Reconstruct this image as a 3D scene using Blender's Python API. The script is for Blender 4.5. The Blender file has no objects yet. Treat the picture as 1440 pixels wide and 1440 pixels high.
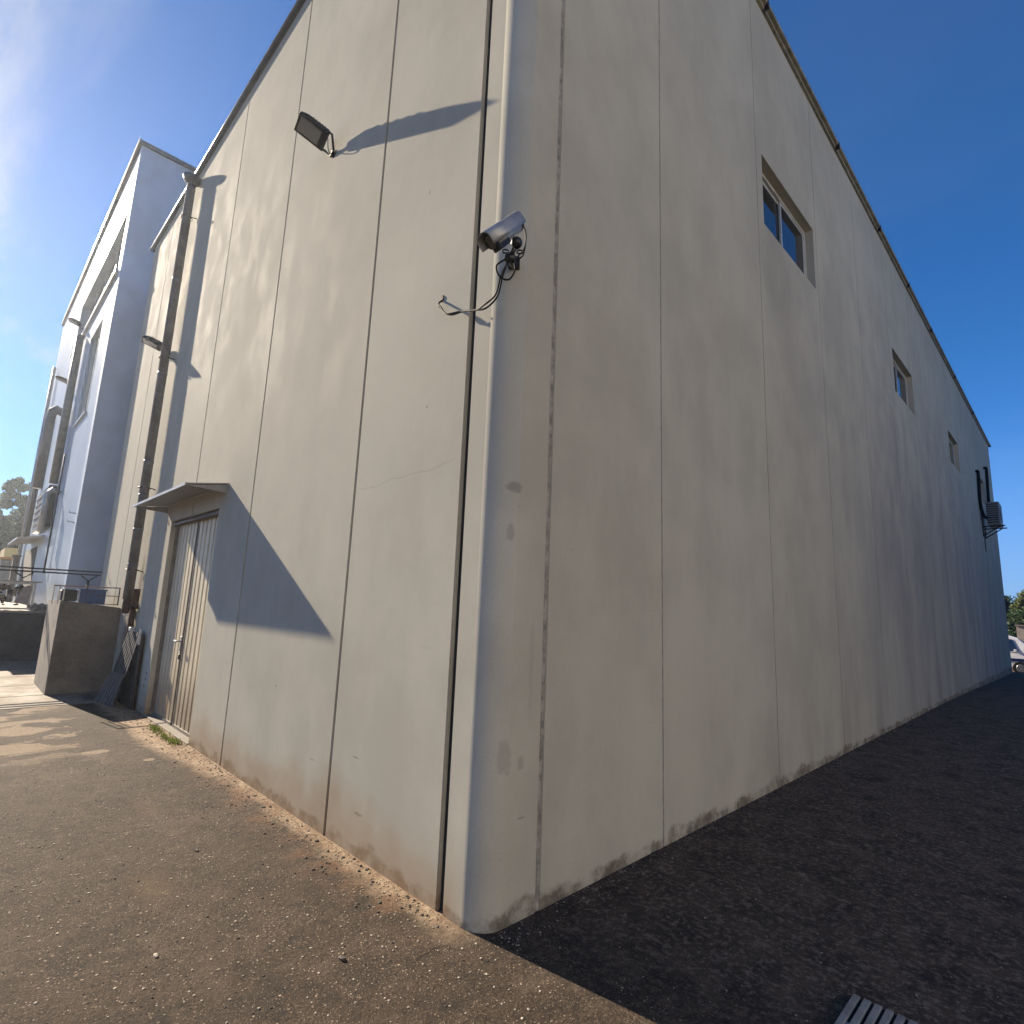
import bpy, bmesh, math, random
import numpy as np
from mathutils import Vector, Matrix
random.seed(7)
sc = bpy.context.scene
col = sc.collection
RAD = math.radians

# ---------------------------------------------------------------- camera
cam_d = bpy.data.cameras.new('camera')
cam = bpy.data.objects.new('camera', cam_d)
col.objects.link(cam)
cam_d.sensor_width = 36.0
cam_d.lens = 785.8 / 1440 * 36
cam_d.clip_start = 0.05
cam_d.clip_end = 3000
yaw, pit, rol = -0.79366151, 0.1701004, 0.04047166
fwd = Vector((math.sin(yaw)*math.cos(pit), math.cos(yaw)*math.cos(pit), math.sin(pit)))
r0 = Vector((math.cos(yaw), -math.sin(yaw), 0)); u0 = r0.cross(fwd)
rr = math.cos(rol)*r0 + math.sin(rol)*u0
uu = -math.sin(rol)*r0 + math.cos(rol)*u0
cam.matrix_world = Matrix(((rr.x, uu.x, -fwd.x, 2.2095), (rr.y, uu.y, -fwd.y, -2.0751), (rr.z, uu.z, -fwd.z, 1.6), (0, 0, 0, 1)))
sc.camera = cam

# ---------------------------------------------------------------- light
SUN = Vector((0.8745, 0.1405, -0.464)).normalized()      # travel direction
EL = math.asin(-SUN.z)
ROT = math.atan2(-SUN.x, -SUN.y)
sd = bpy.data.lights.new('sun', 'SUN'); sd.energy = 5.0; sd.angle = RAD(0.5); sd.color = (1.0, 0.86, 0.68)
so = bpy.data.objects.new('sun', sd); col.objects.link(so)
so.rotation_euler = SUN.to_track_quat('-Z', 'Y').to_euler()
so.location = (-20, -5, 20)
w = bpy.data.worlds.new('World'); sc.world = w; w.use_nodes = True
nt = w.node_tree; nt.nodes.clear()
def wn(t, **k):
    n = nt.nodes.new(t)
    for a, b in k.items(): setattr(n, a, b)
    return n
out = wn('ShaderNodeOutputWorld'); bg = wn('ShaderNodeBackground')
sky = wn('ShaderNodeTexSky', sky_type='NISHITA', sun_disc=False, sun_elevation=EL, sun_rotation=ROT)
sky.altitude = 2500; sky.air_density = 0.6; sky.dust_density = 0.0; sky.ozone_density = 3.0
tc = wn('ShaderNodeTexCoord'); sep = wn('ShaderNodeSeparateXYZ')
nt.links.new(tc.outputs['Generated'], sep.inputs[0])
def wm(op, a, b=None, c=None, clamp=False):
    n = wn('ShaderNodeMath', operation=op, use_clamp=clamp)
    for i, v in enumerate((a, b, c)):
        if v is None: continue
        if isinstance(v, (int, float)): n.inputs[i].default_value = v
        else: nt.links.new(v, n.inputs[i])
    return n.outputs[0]
zz = wm('ADD', wm('MAXIMUM', sep.outputs[2], 0.0), 0.22)
cx = wm('DIVIDE', sep.outputs[0], zz); cy = wm('DIVIDE', sep.outputs[1], zz)
cmb = wn('ShaderNodeCombineXYZ'); nt.links.new(cx, cmb.inputs[0]); nt.links.new(cy, cmb.inputs[1])
mp = wn('ShaderNodeMapping'); mp.inputs['Rotation'].default_value = (0, 0, 0.5); mp.inputs['Scale'].default_value = (0.55, 1.5, 1); mp.inputs['Location'].default_value = (3.3, 1.2, 0)
nt.links.new(cmb.outputs[0], mp.inputs[0])
nz = wn('ShaderNodeTexNoise'); nz.inputs['Scale'].default_value = 1.1; nz.inputs['Detail'].default_value = 7; nz.inputs['Roughness'].default_value = 0.55; nz.inputs['Distortion'].default_value = 0.6
nt.links.new(mp.outputs[0], nz.inputs['Vector'])
cr = wn('ShaderNodeMapRange'); cr.interpolation_type = 'SMOOTHSTEP'
cr.inputs[1].default_value = 0.43; cr.inputs[2].default_value = 0.64
nt.links.new(nz.outputs['Fac'], cr.inputs[0])
# thin cirrus veil, densest round the sun
dt = wn('ShaderNodeVectorMath', operation='DOT_PRODUCT'); nt.links.new(tc.outputs['Generated'], dt.inputs[0]); dt.inputs[1].default_value = tuple(-SUN)
west = wn('ShaderNodeMapRange'); west.interpolation_type = 'SMOOTHSTEP'
west.inputs[1].default_value = 0.72; west.inputs[2].default_value = 1.0
nt.links.new(dt.outputs['Value'], west.inputs[0])
cm = wm('ADD', wm('MULTIPLY', west.outputs[0], wm('ADD', wm('MULTIPLY', cr.outputs[0], 0.74), 0.13)), wm('MULTIPLY', cr.outputs[0], 0.03), clamp=True)
mix = wn('ShaderNodeMix', data_type='RGBA'); nt.links.new(cm, mix.inputs[0])
nt.links.new(sky.outputs[0], mix.inputs[6]); mix.inputs[7].default_value = (2.45, 2.58, 2.85, 1)
# paler, flatter air low over the horizon, the same all round
lowz = wn('ShaderNodeMapRange'); lowz.interpolation_type = 'SMOOTHSTEP'
lowz.inputs[1].default_value = 0.30; lowz.inputs[2].default_value = -0.02; lowz.inputs[3].default_value = 0.0; lowz.inputs[4].default_value = 0.85
nt.links.new(sep.outputs[2], lowz.inputs[0])
mixh = wn('ShaderNodeMix', data_type='RGBA'); nt.links.new(lowz.outputs[0], mixh.inputs[0])
nt.links.new(mix.outputs[2], mixh.inputs[6]); mixh.inputs[7].default_value = (1.15, 1.65, 2.6, 1)
hs = wn('ShaderNodeHueSaturation'); hs.inputs['Saturation'].default_value = 1.22
nt.links.new(mixh.outputs[2], hs.inputs['Color'])
nt.links.new(hs.outputs[0], bg.inputs[0]); bg.inputs[1].default_value = 0.086
nt.links.new(bg.outputs[0], out.inputs[0])
sc.view_settings.view_transform = 'Standard'; sc.view_settings.look = 'None'
sc.view_settings.exposure = 1.6; sc.view_settings.gamma = 1.0; sc.view_settings.use_curve_mapping = False

# ---------------------------------------------------------------- materials
class MT:
    """tiny node-graph writer"""
    def __init__(s, name):
        s.m = bpy.data.materials.new(name); s.m.use_nodes = True
        s.t = s.m.node_tree; s.b = s.t.nodes['Principled BSDF']
        s.geo = s.t.nodes.new('ShaderNodeNewGeometry')
        s.P = s.geo.outputs['Position']
    def put(s, sock, v):
        if isinstance(v, bpy.types.NodeSocket): s.t.links.new(v, sock)
        elif isinstance(v, (tuple, list)) and len(v) == 3 and sock.type == 'RGBA': sock.default_value = (*v, 1)
        else: sock.default_value = v
    def n(s, typ, ins=None, **k):
        n = s.t.nodes.new(typ)
        for a, b in k.items(): setattr(n, a, b)
        for a, b in (ins or {}).items(): s.put(n.inputs[a], b)
        return n
    def math(s, op, a, b=0.0, c=0.0, clamp=False):
        return s.n('ShaderNodeMath', {0: a, 1: b, 2: c}, operation=op, use_clamp=clamp).outputs[0]
    def vec(s, scale=(1, 1, 1), loc=(0, 0, 0), src=None):
        return s.n('ShaderNodeMapping', {'Vector': src or s.P, 'Scale': scale, 'Location': loc}).outputs[0]
    def noise(s, scale, v=None, detail=4, rough=0.55, dist=0.0):
        return s.n('ShaderNodeTexNoise', {'Vector': v or s.P, 'Scale': scale, 'Detail': detail, 'Roughness': rough, 'Distortion': dist}).outputs['Fac']
    def rng(s, v, a, b, c=0.0, d=1.0):
        return s.n('ShaderNodeMapRange', {0: v, 1: a, 2: b, 3: c, 4: d}, interpolation_type='SMOOTHSTEP').outputs[0]
    def mixc(s, f, a, b, mode='MIX'):
        return s.n('ShaderNodeMix', {0: f, 6: a, 7: b}, data_type='RGBA', blend_type=mode).outputs[2]
    def vor(s, scale, v=None, feat='F1'):
        return s.n('ShaderNodeTexVoronoi', {'Vector': v or s.P, 'Scale': scale}, feature=feat)
    def xyz(s):
        q = s.n('ShaderNodeSeparateXYZ', {0: s.P}).outputs; return q[0], q[1], q[2]
    def bump(s, h, strength=0.3, dist=0.01):
        s.put(s.b.inputs['Normal'], s.n('ShaderNodeBump', {'Height': h, 'Strength': strength, 'Distance': dist}).outputs[0])
    def fin(s, color=None, rough=None, metal=None, spec=None):
        if color is not None: s.put(s.b.inputs['Base Color'], color)
        if rough is not None: s.put(s.b.inputs['Roughness'], rough)
        if metal is not None: s.put(s.b.inputs['Metallic'], metal)
        if spec is not None: s.put(s.b.inputs['Specular IOR Level'], spec)
        return s.m

def plain(name, c, rough=0.6, metal=0.0, var=0.25, scale=8.0, bump=0.1, spec=0.4):
    m = MT(name)
    c = tuple(q*0.62 for q in c)
    f = m.noise(scale, detail=6)
    g = m.noise(scale*7, detail=3)
    d = tuple(x*(1-var) for x in c); l = tuple(min(1, x*(1+var*0.6)) for x in c)
    k = m.math('ADD', m.math('MULTIPLY', f, 0.7), m.math('MULTIPLY', g, 0.3))
    cc = m.mixc(m.rng(k, 0.35, 0.65), d, l)
    if bump: m.bump(g, bump, 0.004)
    return m.fin(cc, m.rng(f, 0.3, 0.7, rough*0.85, min(1, rough*1.12)), metal, spec)

STAINS_X = [(0.12, 2.28, 0.05, 0.035, 0.5), (0.10, 2.02, 0.03, 0.05, 0.35), (0.12, 0.82, 0.05, 0.10, 0.3), (0.24, 0.78, 0.03, 0.04, 0.3), (0.26, 0.50, 0.035, 0.004, 0.6), (0.30, 1.3, 0.02, 0.3, 0.12), (4.4, 5.7, 0.5, 0.6, 0.2)]
STAINS_SHADE_Y = [(-1.29, 0.58, 0.045, 0.005, 0.6), (-1.9, 0.44, 0.045, 0.005, 0.5), (-3.9, 0.95, 0.012, 0.012, 0.8), (-2.4, 1.6, 0.008, 0.012, 0.8), (-0.9, 4.6, 0.008, 0.02, 0.9), (-0.75, 2.9, 0.008, 0.010, 0.8), (-8.02, 1.75, 0.12, 0.45, 0.6), (-8.35, 0.7, 0.45, 0.75, 0.9), (-7.6, 0.25, 0.5, 0.3, 0.6), (-1.2, 0.25, 0.06, 0.012, 0.5)]  # large spots beside the enclosure mix grime with its painted shadow
def wall_material(name, tone=(0.43, 0.405, 0.328), rough=0.85, dirt=1.0, spec=0.02, bmp=0.16):
    m = MT(name)
    x, y, z = m.xyz()
    big = m.noise(0.55, detail=5)
    blot = m.noise(2.3, v=m.vec((1, 1, 0.7), (4, 2, 1)), detail=6, rough=0.6)
    streak = m.noise(2.6, v=m.vec((1, 1, 0.09), (1, 5, 3)), detail=5, rough=0.6)
    fine = m.noise(90, detail=3)
    rnd = m.n('ShaderNodeObjectInfo').outputs['Random']
    a = tuple(t*0.91 for t in tone); b = tuple(min(1, t*1.08) for t in tone)
    c = m.mixc(m.rng(m.math('ADD', m.math('MULTIPLY', big, 0.5), m.math('MULTIPLY', blot, 0.5)), 0.38, 0.62), a, b)
    c = m.mixc(m.rng(streak, 0.45, 0.72, 0, 0.13), c, tuple(t*0.72 for t in tone))
    c = m.mixc(m.rng(rnd, 0, 1, 0, 0.09), c, (0.30, 0.28, 0.26))
    # pinkish and greenish casts of old masonry paint
    c = m.mixc(m.rng(m.noise(1.3, v=m.vec(loc=(9, 3, 7)), detail=3), 0.5, 0.75, 0, 0.16), c, (0.42, 0.34, 0.29))
    c = m.mixc(m.rng(m.noise(1.1, v=m.vec(loc=(2, 8, 1)), detail=3), 0.52, 0.78, 0, 0.14), c, (0.33, 0.34, 0.27))
    # fine grime
    c = m.mixc(m.rng(fine, 0.50, 0.75, 0, 0.20), c, tuple(t*0.5 for t in tone))
    # blue grey tone on the far panels of the long wall, stronger low down
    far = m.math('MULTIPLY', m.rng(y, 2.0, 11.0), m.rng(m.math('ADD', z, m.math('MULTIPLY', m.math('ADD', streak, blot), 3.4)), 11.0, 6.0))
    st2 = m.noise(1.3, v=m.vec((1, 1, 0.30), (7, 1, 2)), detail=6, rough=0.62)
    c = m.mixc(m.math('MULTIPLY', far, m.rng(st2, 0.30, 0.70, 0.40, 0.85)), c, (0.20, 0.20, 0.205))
    # splash dirt at the foot
    if dirt:
        e = m.math('SUBTRACT', z, m.math('MULTIPLY', m.noise(2.6, v=m.vec((1, 1, 1.6)), detail=9, rough=0.68), 0.30))
        foot = m.math('MULTIPLY', m.rng(e, -0.055, -0.11, 0, 1), m.rng(m.noise(4.5, v=m.vec(loc=(1, 6, 2)), detail=8, rough=0.7), 0.36, 0.60, 0.12, 1.0))
        c = m.mixc(m.math('MULTIPLY', foot, 0.9*dirt), c, (0.115, 0.095, 0.072))
        sand = m.rng(m.math('SUBTRACT', z, m.math('MULTIPLY', m.noise(1.7, detail=4), 0.7)), 0.10, -0.28, 0, 0.55)
        c = m.mixc(m.math('MULTIPLY', sand, m.rng(x, -0.05, -0.3)), c, (0.28, 0.19, 0.11))
        c = m.mixc(m.math('MULTIPLY', m.rng(z, 0.9, 0.15, 0, 0.35), m.rng(st2, 0.5, 0.7)), c, (0.22, 0.185, 0.135))
    # pin holes
    v = m.vor(2.2, v=m.vec(loc=(0.3, 0.1, 0.7)))
    hole = m.rng(v.outputs['Distance'], 0.028, 0.018)
    hole = m.math('MULTIPLY', hole, m.math('GREATER_THAN', m.n('ShaderNodeSeparateColor', {0: v.outputs['Color']}).outputs[0], 0.72))
    c = m.mixc(m.math('MULTIPLY', hole, 0.75), c, (0.08, 0.075, 0.07))
    # known smudges and scrapes, enclosure shadow deepened in colour, a long hairline crack
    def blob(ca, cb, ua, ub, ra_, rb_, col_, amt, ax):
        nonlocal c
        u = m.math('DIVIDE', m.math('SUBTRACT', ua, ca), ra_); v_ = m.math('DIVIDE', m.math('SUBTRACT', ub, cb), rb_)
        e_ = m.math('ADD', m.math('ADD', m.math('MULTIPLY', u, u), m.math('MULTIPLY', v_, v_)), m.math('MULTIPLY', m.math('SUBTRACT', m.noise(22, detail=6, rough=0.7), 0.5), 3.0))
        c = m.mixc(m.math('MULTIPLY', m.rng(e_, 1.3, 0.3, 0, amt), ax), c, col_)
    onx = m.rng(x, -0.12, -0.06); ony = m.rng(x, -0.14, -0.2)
    for (a_, b_, p_, q_, w_) in STAINS_X: blob(a_, b_, y, z, p_, q_, (0.15, 0.14, 0.125), w_, onx)
    for (a_, b_, p_, q_, w_) in STAINS_SHADE_Y: blob(a_, b_, x, z, p_, q_, (0.17, 0.13, 0.10), w_, ony)
    ck_ = m.math('SUBTRACT', z, m.math('ADD', m.math('MULTIPLY', x, 0.05), m.math('ADD', 2.50, m.math('MULTIPLY', m.math('SUBTRACT', m.noise(3, detail=5), 0.5), 0.16))))
    ck_ = m.math('MULTIPLY', m.rng(m.math('ABSOLUTE', ck_), 0.006, 0.001), m.math('MULTIPLY', m.rng(x, -1.60, -1.52), m.rng(x, -0.36, -0.5)))
    c = m.mixc(m.math('MULTIPLY', ck_, 0.30), c, (0.16, 0.14, 0.12))
    # faint scratches
    sv = m.noise(1.6, v=m.vec((1, 1, 14), (3, 3, 3)), detail=2)
    sm = m.math('MULTIPLY', m.rng(m.math('ABSOLUTE', m.math('SUBTRACT', sv, 0.5)), 0.004, 0.0), m.math('GREATER_THAN', m.noise(2.7, detail=1), 0.63))
    c = m.mixc(m.math('MULTIPLY', sm, 0.35), c, (0.2, 0.17, 0.14))
    h = m.math('ADD', m.math('MULTIPLY', fine, 0.35), m.math('ADD', m.math('MULTIPLY', blot, 0.25), m.math('MULTIPLY', hole, -1.5)))
    m.bump(h, bmp, 0.005)
    return m.fin(c, m.rng(blot, 0.3, 0.7, rough*0.92, rough*1.15), 0, spec)


def ground_material():
    m = MT('weathered_asphalt')
    x, y, z = m.xyz()
    n1 = m.noise(0.9, detail=6, rough=0.6); n2 = m.noise(4.0, detail=7, rough=0.65, dist=0.5); n3 = m.noise(28, detail=5, rough=0.7); n4 = m.noise(160, detail=3)
    c = m.mixc(m.rng(n1, 0.36, 0.64), (0.085, 0.067, 0.051), (0.142, 0.113, 0.083))
    c = m.mixc(m.rng(n2, 0.42, 0.7, 0, 0.6), c, (0.19, 0.152, 0.112))
    c = m.mixc(m.rng(n2, 0.48, 0.28, 0, 0.6), c, (0.052, 0.044, 0.037))
    c = m.mixc(m.rng(n3, 0.5, 0.75, 0, 0.45), c, (0.24, 0.20, 0.155))
    c = m.mixc(m.rng(n3, 0.48, 0.3, 0, 0.6), c, (0.035, 0.031, 0.028))
    c = m.mixc(m.rng(n4, 0.5, 0.3, 0, 0.45), c, (0.02, 0.02, 0.02))
    n5 = m.noise(75, detail=5, rough=0.75)
    c = m.mixc(m.rng(n5, 0.52, 0.66, 0, 0.7), c, (0.36, 0.30, 0.235)); c = m.mixc(m.rng(n5, 0.48, 0.36, 0, 0.75), c, (0.025, 0.021, 0.017))
    # large worn and damp-dark areas, oil spots
    n6 = m.noise(0.65, v=m.vec((0.7, 1.3, 1), (2, 4, 0)), detail=8, rough=0.68, dist=0.7)
    c = m.mixc(m.rng(n6, 0.50, 0.66, 0, 0.62), c, (0.052, 0.044, 0.038)); c = m.mixc(m.rng(n6, 0.46, 0.34, 0, 0.5), c, (0.20, 0.165, 0.125))
    n7 = m.noise(2.4, v=m.vec(loc=(8, 1, 0)), detail=9, rough=0.72)
    c = m.mixc(m.rng(n7, 0.53, 0.62, 0, 0.6), c, (0.045, 0.038, 0.032)); c = m.mixc(m.rng(n7, 0.46, 0.36, 0, 0.45), c, (0.225, 0.195, 0.145))
    n8 = m.noise(11, v=m.vec(loc=(3, 9, 0)), detail=7, rough=0.7)
    c = m.mixc(m.rng(n8, 0.53, 0.66, 0, 0.5), c, (0.055, 0.045, 0.037)); c = m.mixc(m.rng(n8, 0.46, 0.36, 0, 0.4), c, (0.23, 0.195, 0.15))
    # shade tone put into the colour: asphalt lightened along the warehouse's shadow
    side = m.math('MULTIPLY', m.rng(m.math('SUBTRACT', y, m.math('MULTIPLY', x, 0.1)), -0.25, 0.9), m.rng(x, -1.0, 0.0))
    dk = m.mixc(m.rng(n2, 0.35, 0.68), (0.13, 0.112, 0.092), (0.32, 0.27, 0.21))
    dk = m.mixc(m.rng(n3, 0.47, 0.66, 0, 0.75), dk, (0.78, 0.70, 0.60)); dk = m.mixc(m.rng(n8, 0.46, 0.36, 0, 0.55), dk, (0.80, 0.72, 0.62)); dk = m.mixc(m.rng(n7, 0.54, 0.62, 0, 0.6), dk, (0.06, 0.055, 0.05)); dk = m.mixc(m.rng(n5, 0.5, 0.38, 0, 0.7), dk, (0.03, 0.028, 0.025))
    c = m.mixc(m.math('MULTIPLY', side, 0.9), c, dk)
    # exposed aggregate
    spk = None
    for sca, thr, amt, rad in ((75, 0.78, 0.8, 0.34), (40, 0.88, 0.9, 0.26), (150, 0.70, 0.7, 0.38)):
        v = m.vor(sca, v=m.vec(loc=(sca, 1, 0)))
        dd = m.rng(v.outputs['Distance'], rad, rad*0.7)
        q = m.n('ShaderNodeSeparateColor', {0: v.outputs['Color']}).outputs
        k = m.math('MULTIPLY', dd, m.math('GREATER_THAN', q[0], thr))
        dens = m.math('MULTIPLY', m.rng(m.noise(1.7, v=m.vec(loc=(5, sca, 0)), detail=4), 0.35, 0.6, 0.25, 1.0), m.rng(x, -7.5, -1.5, 0.15, 1.0))
        c = m.mixc(m.math('MULTIPLY', m.math('MULTIPLY', k, dens), m.math('MULTIPLY', amt, m.math('SUBTRACT', 1.0, m.math('MULTIPLY', side, 0.80)))), c, m.mixc(q[1], (1.0, 0.90, 0.76), (0.42, 0.36, 0.29)))
        spk = k if spk is None else m.math('ADD', spk, k)
    # sand blown against the gable wall
    wob = m.math('MULTIPLY', m.math('SUBTRACT', m.noise(3.2, detail=8, rough=0.7), 0.5), 0.42)
    sd_ = m.rng(m.math('ADD', m.math('ADD', y, wob), m.math('MULTIPLY', m.rng(x, -3.2, -5.0), 0.22)), -0.20, -0.03)
    sd_ = m.math('MULTIPLY', m.math('MULTIPLY', sd_, m.rng(x, 0.05, -0.35)), m.rng(y, 0.06, 0.0))
    sandc = m.mixc(m.rng(n3, 0.35, 0.65), (0.62, 0.50, 0.37), (0.98, 0.87, 0.68))
    c = m.mixc(m.math('MULTIPLY', sd_, 0.92), c, sandc)
    # rusty ochre halo outside the sand
    hal = m.rng(m.math('ADD', y, m.math('MULTIPLY', wob, 1.5)), -0.42, -0.12)
    c = m.mixc(m.math('MULTIPLY', m.math('MULTIPLY', hal, m.rng(x, 0.0, -0.4)), m.math('MULTIPLY', m.rng(n2, 0.4, 0.62), 0.55)), c, (0.36, 0.21, 0.125))
    # worn pale cement patches towards the yard
    pn = m.noise(1.5, v=m.vec((1.3, 1.0, 1), (3.1, 0.4, 0)), detail=9, rough=0.66, dist=0.6)
    pm = m.math('MULTIPLY', m.rng(pn, 0.535, 0.56), m.math('MULTIPLY', m.rng(x, -3.8, -6.2), m.rng(y, -0.55, -0.95)))
    for (px, py, ax, ay) in ((-4.95, -0.80, 0.08, 0.11), (-5.5, -1.38, 0.22, 0.28), (-4.35, -0.45, 0.05, 0.05), (-6.4, -1.25, 0.25, 0.25)):
        ex = m.math('DIVIDE', m.math('SUBTRACT', x, px), ax); ey = m.math('DIVIDE', m.math('SUBTRACT', y, py), ay)
        e = m.math('ADD', m.math('ADD', m.math('MULTIPLY', ex, ex), m.math('MULTIPLY', ey, ey)), m.math('MULTIPLY', m.math('SUBTRACT', m.noise(5, detail=7, rough=0.7), 0.5), 3.0))
        pm = m.math('MAXIMUM', pm, m.rng(e, 1.1, 0.9))
    c = m.mixc(m.math('MULTIPLY', pm, 0.85), c, m.mixc(m.rng(n3, 0.4, 0.65), (0.50, 0.43, 0.34), (0.68, 0.60, 0.48)))
    # ochre smear
    for (px, py, r) in ((-1.55, -1.05, 0.35), (-2.9, -0.75, 0.28), (0.2, -0.9, 0.22)):
        ex = m.math('SUBTRACT', x, px); ey = m.math('MULTIPLY', m.math('SUBTRACT', y, py), 2.2)
        e = m.math('ADD', m.math('SQRT', m.math('ADD', m.math('MULTIPLY', ex, ex), m.math('MULTIPLY', ey, ey))), m.math('MULTIPLY', m.math('SUBTRACT', n2, 0.5), 0.5))
        c = m.mixc(m.rng(e, r, r*0.2, 0, 0.4), c, (0.27, 0.20, 0.115))
    # hairline cracks
    cv = m.vor(0.55, v=m.vec((1, 1, 1), (0.7, 0.2, 0), src=m.n('ShaderNodeVectorMath', {0: m.P, 1: m.n('ShaderNodeTexNoise', {'Scale': 2.0, 'Vector': m.P}).outputs['Color']}, operation='ADD').outputs[0]), feat='DISTANCE_TO_EDGE')
    ck = m.math('MULTIPLY', m.rng(cv.outputs['Distance'], 0.006, 0.001), m.math('GREATER_THAN', m.noise(1.1, detail=2), 0.60))
    c = m.mixc(m.math('MULTIPLY', ck, 0.5), c, (0.02, 0.018, 0.016))
    h = m.math('ADD', m.math('MULTIPLY', n3, 0.9), m.math('ADD', m.math('MULTIPLY', n4, 0.6), m.math('ADD', m.math('MULTIPLY', spk, 0.35), m.math('ADD', m.math('MULTIPLY', n8, 1.2), m.math('MULTIPLY', n2, 1.8)))))
    h = m.math('ADD', h, m.math('MULTIPLY', ck, -0.25))
    m.bump(m.math('ADD', h, m.math('MULTIPLY', n5, 1.1)), 0.85, 0.012)
    c = m.mixc(1.0, c, (0.365, 0.315, 0.275), 'MULTIPLY')
    return m.fin(c, 0.9, 0, 0.2)

def door_material():
    m = MT('cream_painted_sheet')
    x, y, z = m.xyz()
    n = m.noise(6, v=m.vec((1, 1, 0.3)), detail=7); s = m.noise(18, v=m.vec((1, 1, 0.08)), detail=4)
    c = m.mixc(m.rng(n, 0.4, 0.65), (0.50, 0.43, 0.29), (0.62, 0.54, 0.37))
    c = m.mixc(m.rng(s, 0.5, 0.75, 0, 0.35), c, (0.24, 0.185, 0.115))
    c = m.mixc(m.rng(m.math('SUBTRACT', z, m.math('MULTIPLY', n, 0.9)), 0.35, -0.3, 0, 0.65), c, (0.16, 0.11, 0.07))
    m.bump(n, 0.15, 0.004)
    return m.fin(c, 0.5)

M = {}
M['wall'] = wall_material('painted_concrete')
M['wall2'] = wall_material('pale_blue_grey_render', (0.29, 0.345, 0.40), 0.33, 0, 0.12, 0.04)  # glare veil put into the colour as a blue grey tint
M['wall3'] = wall_material('pale_blue_side_render', (0.42, 0.50, 0.60), 0.6, 0, 0.1)  # shaded side lightened and blued to carry the glare veil
M['core'] = plain('dark_joint_concrete', (0.05, 0.046, 0.04), 0.9, var=0.4)
M['seal'] = plain('old_joint_sealant', (0.46, 0.43, 0.37), 0.85, var=0.45, scale=14, bump=0.5)
M['trim'] = plain('grey_metal_flashing', (0.20, 0.20, 0.19), 0.45, 0.3, var=0.3)
M['trimlight'] = plain('light_metal_edge', (0.62, 0.62, 0.60), 0.35, 0.4, var=0.2)
M['olive'] = plain('olive_grey_gutter', (0.40, 0.37, 0.27), 0.5, 0.1, var=0.35)
M['roof'] = plain('roof_felt', (0.12, 0.12, 0.12), 0.9)
M['ground'] = ground_material()
M['door'] = door_material()
M['doorframe'] = plain('beige_door_frame', (0.30, 0.25, 0.19), 0.55, var=0.35)
M['lintel'] = plain('brown_steel_track', (0.12, 0.075, 0.055), 0.6, 0.2)
M['canopy'] = plain('canopy_sheet', (0.42, 0.41, 0.40), 0.5, 0.2, var=0.2, scale=5)
M['canopyedge'] = plain('canopy_edge', (0.60, 0.58, 0.55), 0.4, 0.2, var=0.1)
M['alu'] = plain('aluminium_frame', (0.75, 0.77, 0.75), 0.4, 0.1, var=0.12)
M['darkin'] = plain('unlit_interior', (0.010, 0.011, 0.012), 0.9)
M['black'] = plain('black_plastic', (0.018, 0.018, 0.02), 0.42, var=0.3)
M['cable'] = plain('black_cable', (0.012, 0.012, 0.013), 0.75, spec=0.15, bump=0)
M['silver'] = plain('silver_housing', (0.55, 0.57, 0.58), 0.42, 0.35, var=0.15)
M['floodbody'] = plain('charcoal_housing', (0.025, 0.027, 0.033), 0.6, 0.0, spec=0.2)
M['steel'] = plain('galvanised_pipe', (0.20, 0.195, 0.205), 0.45, 0.15, var=0.35, scale=5)
M['rust'] = plain('rusty_steel', (0.12, 0.06, 0.035), 0.8, 0.2, var=0.5)
M['darksteel'] = plain('dark_steel', (0.045, 0.045, 0.05), 0.5, 0.4, var=0.4)
M['redrail'] = plain('faded_pink_rail', (0.50, 0.34, 0.30), 0.6, var=0.3)
M['concrete'] = plain('rough_concrete', (0.24, 0.21, 0.17), 0.9, var=0.35, scale=3, bump=0.5)
M['slab'] = plain('yard_slab_concrete', (0.25, 0.205, 0.155), 0.9, var=0.35, scale=2.5, bump=0.5)
M['dockwall'] = plain('dark_dock_concrete', (0.10, 0.092, 0.085), 0.95, var=0.5, scale=2, bump=0.5)
M['docktop'] = plain('dock_surface', (0.36, 0.31, 0.25), 0.9, var=0.3, scale=1.5)
M['blue'] = plain('blue_plastic', (0.035, 0.11, 0.30), 0.45)
M['white'] = plain('white_plastic', (0.75, 0.75, 0.75), 0.4, var=0.08)
M['carwhite'] = plain('white_car_paint', (1.15, 1.16, 1.2), 0.22, var=0.04, bump=0)
M['carblue'] = plain('dark_blue_stripe', (0.015, 0.025, 0.13), 0.3, var=0.1, bump=0)
M['tyre'] = plain('tyre_rubber', (0.012, 0.012, 0.012), 0.85)
M['rim'] = plain('wheel_rim', (0.42, 0.43, 0.44), 0.3, 0.8)
M['red'] = plain('red_lamp_plastic', (0.35, 0.015, 0.01), 0.3)
M['yellow'] = plain('pale_yellow_paint', (0.80, 0.62, 0.25), 0.5, var=0.08)
M['orange'] = plain('orange_stripe', (0.65, 0.30, 0.05), 0.5)
M['pebble'] = plain('pale_pebble', (0.62, 0.53, 0.41), 0.85, var=0.5, scale=40)
M['pebbledark'] = plain('dark_crumb', (0.09, 0.075, 0.06), 0.9, var=0.5, scale=40)
M['sandstone'] = plain('sandy_crumb', (0.42, 0.32, 0.21), 0.9, var=0.4, scale=40)
M['beigewall'] = plain('beige_boundary', (0.50, 0.42, 0.35), 0.85, var=0.25, scale=2)
M['bark'] = plain('bark', (0.10, 0.075, 0.05), 0.9, var=0.4)
M['grate'] = plain('grey_grate_metal', (0.42, 0.40, 0.36), 0.7, 0.0, var=0.3, scale=20)
M['pit'] = plain('grate_pit', (0.008, 0.008, 0.008), 0.95)
M['acwhite'] = plain('aged_casing', (0.32, 0.33, 0.34), 0.5, var=0.15)
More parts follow.
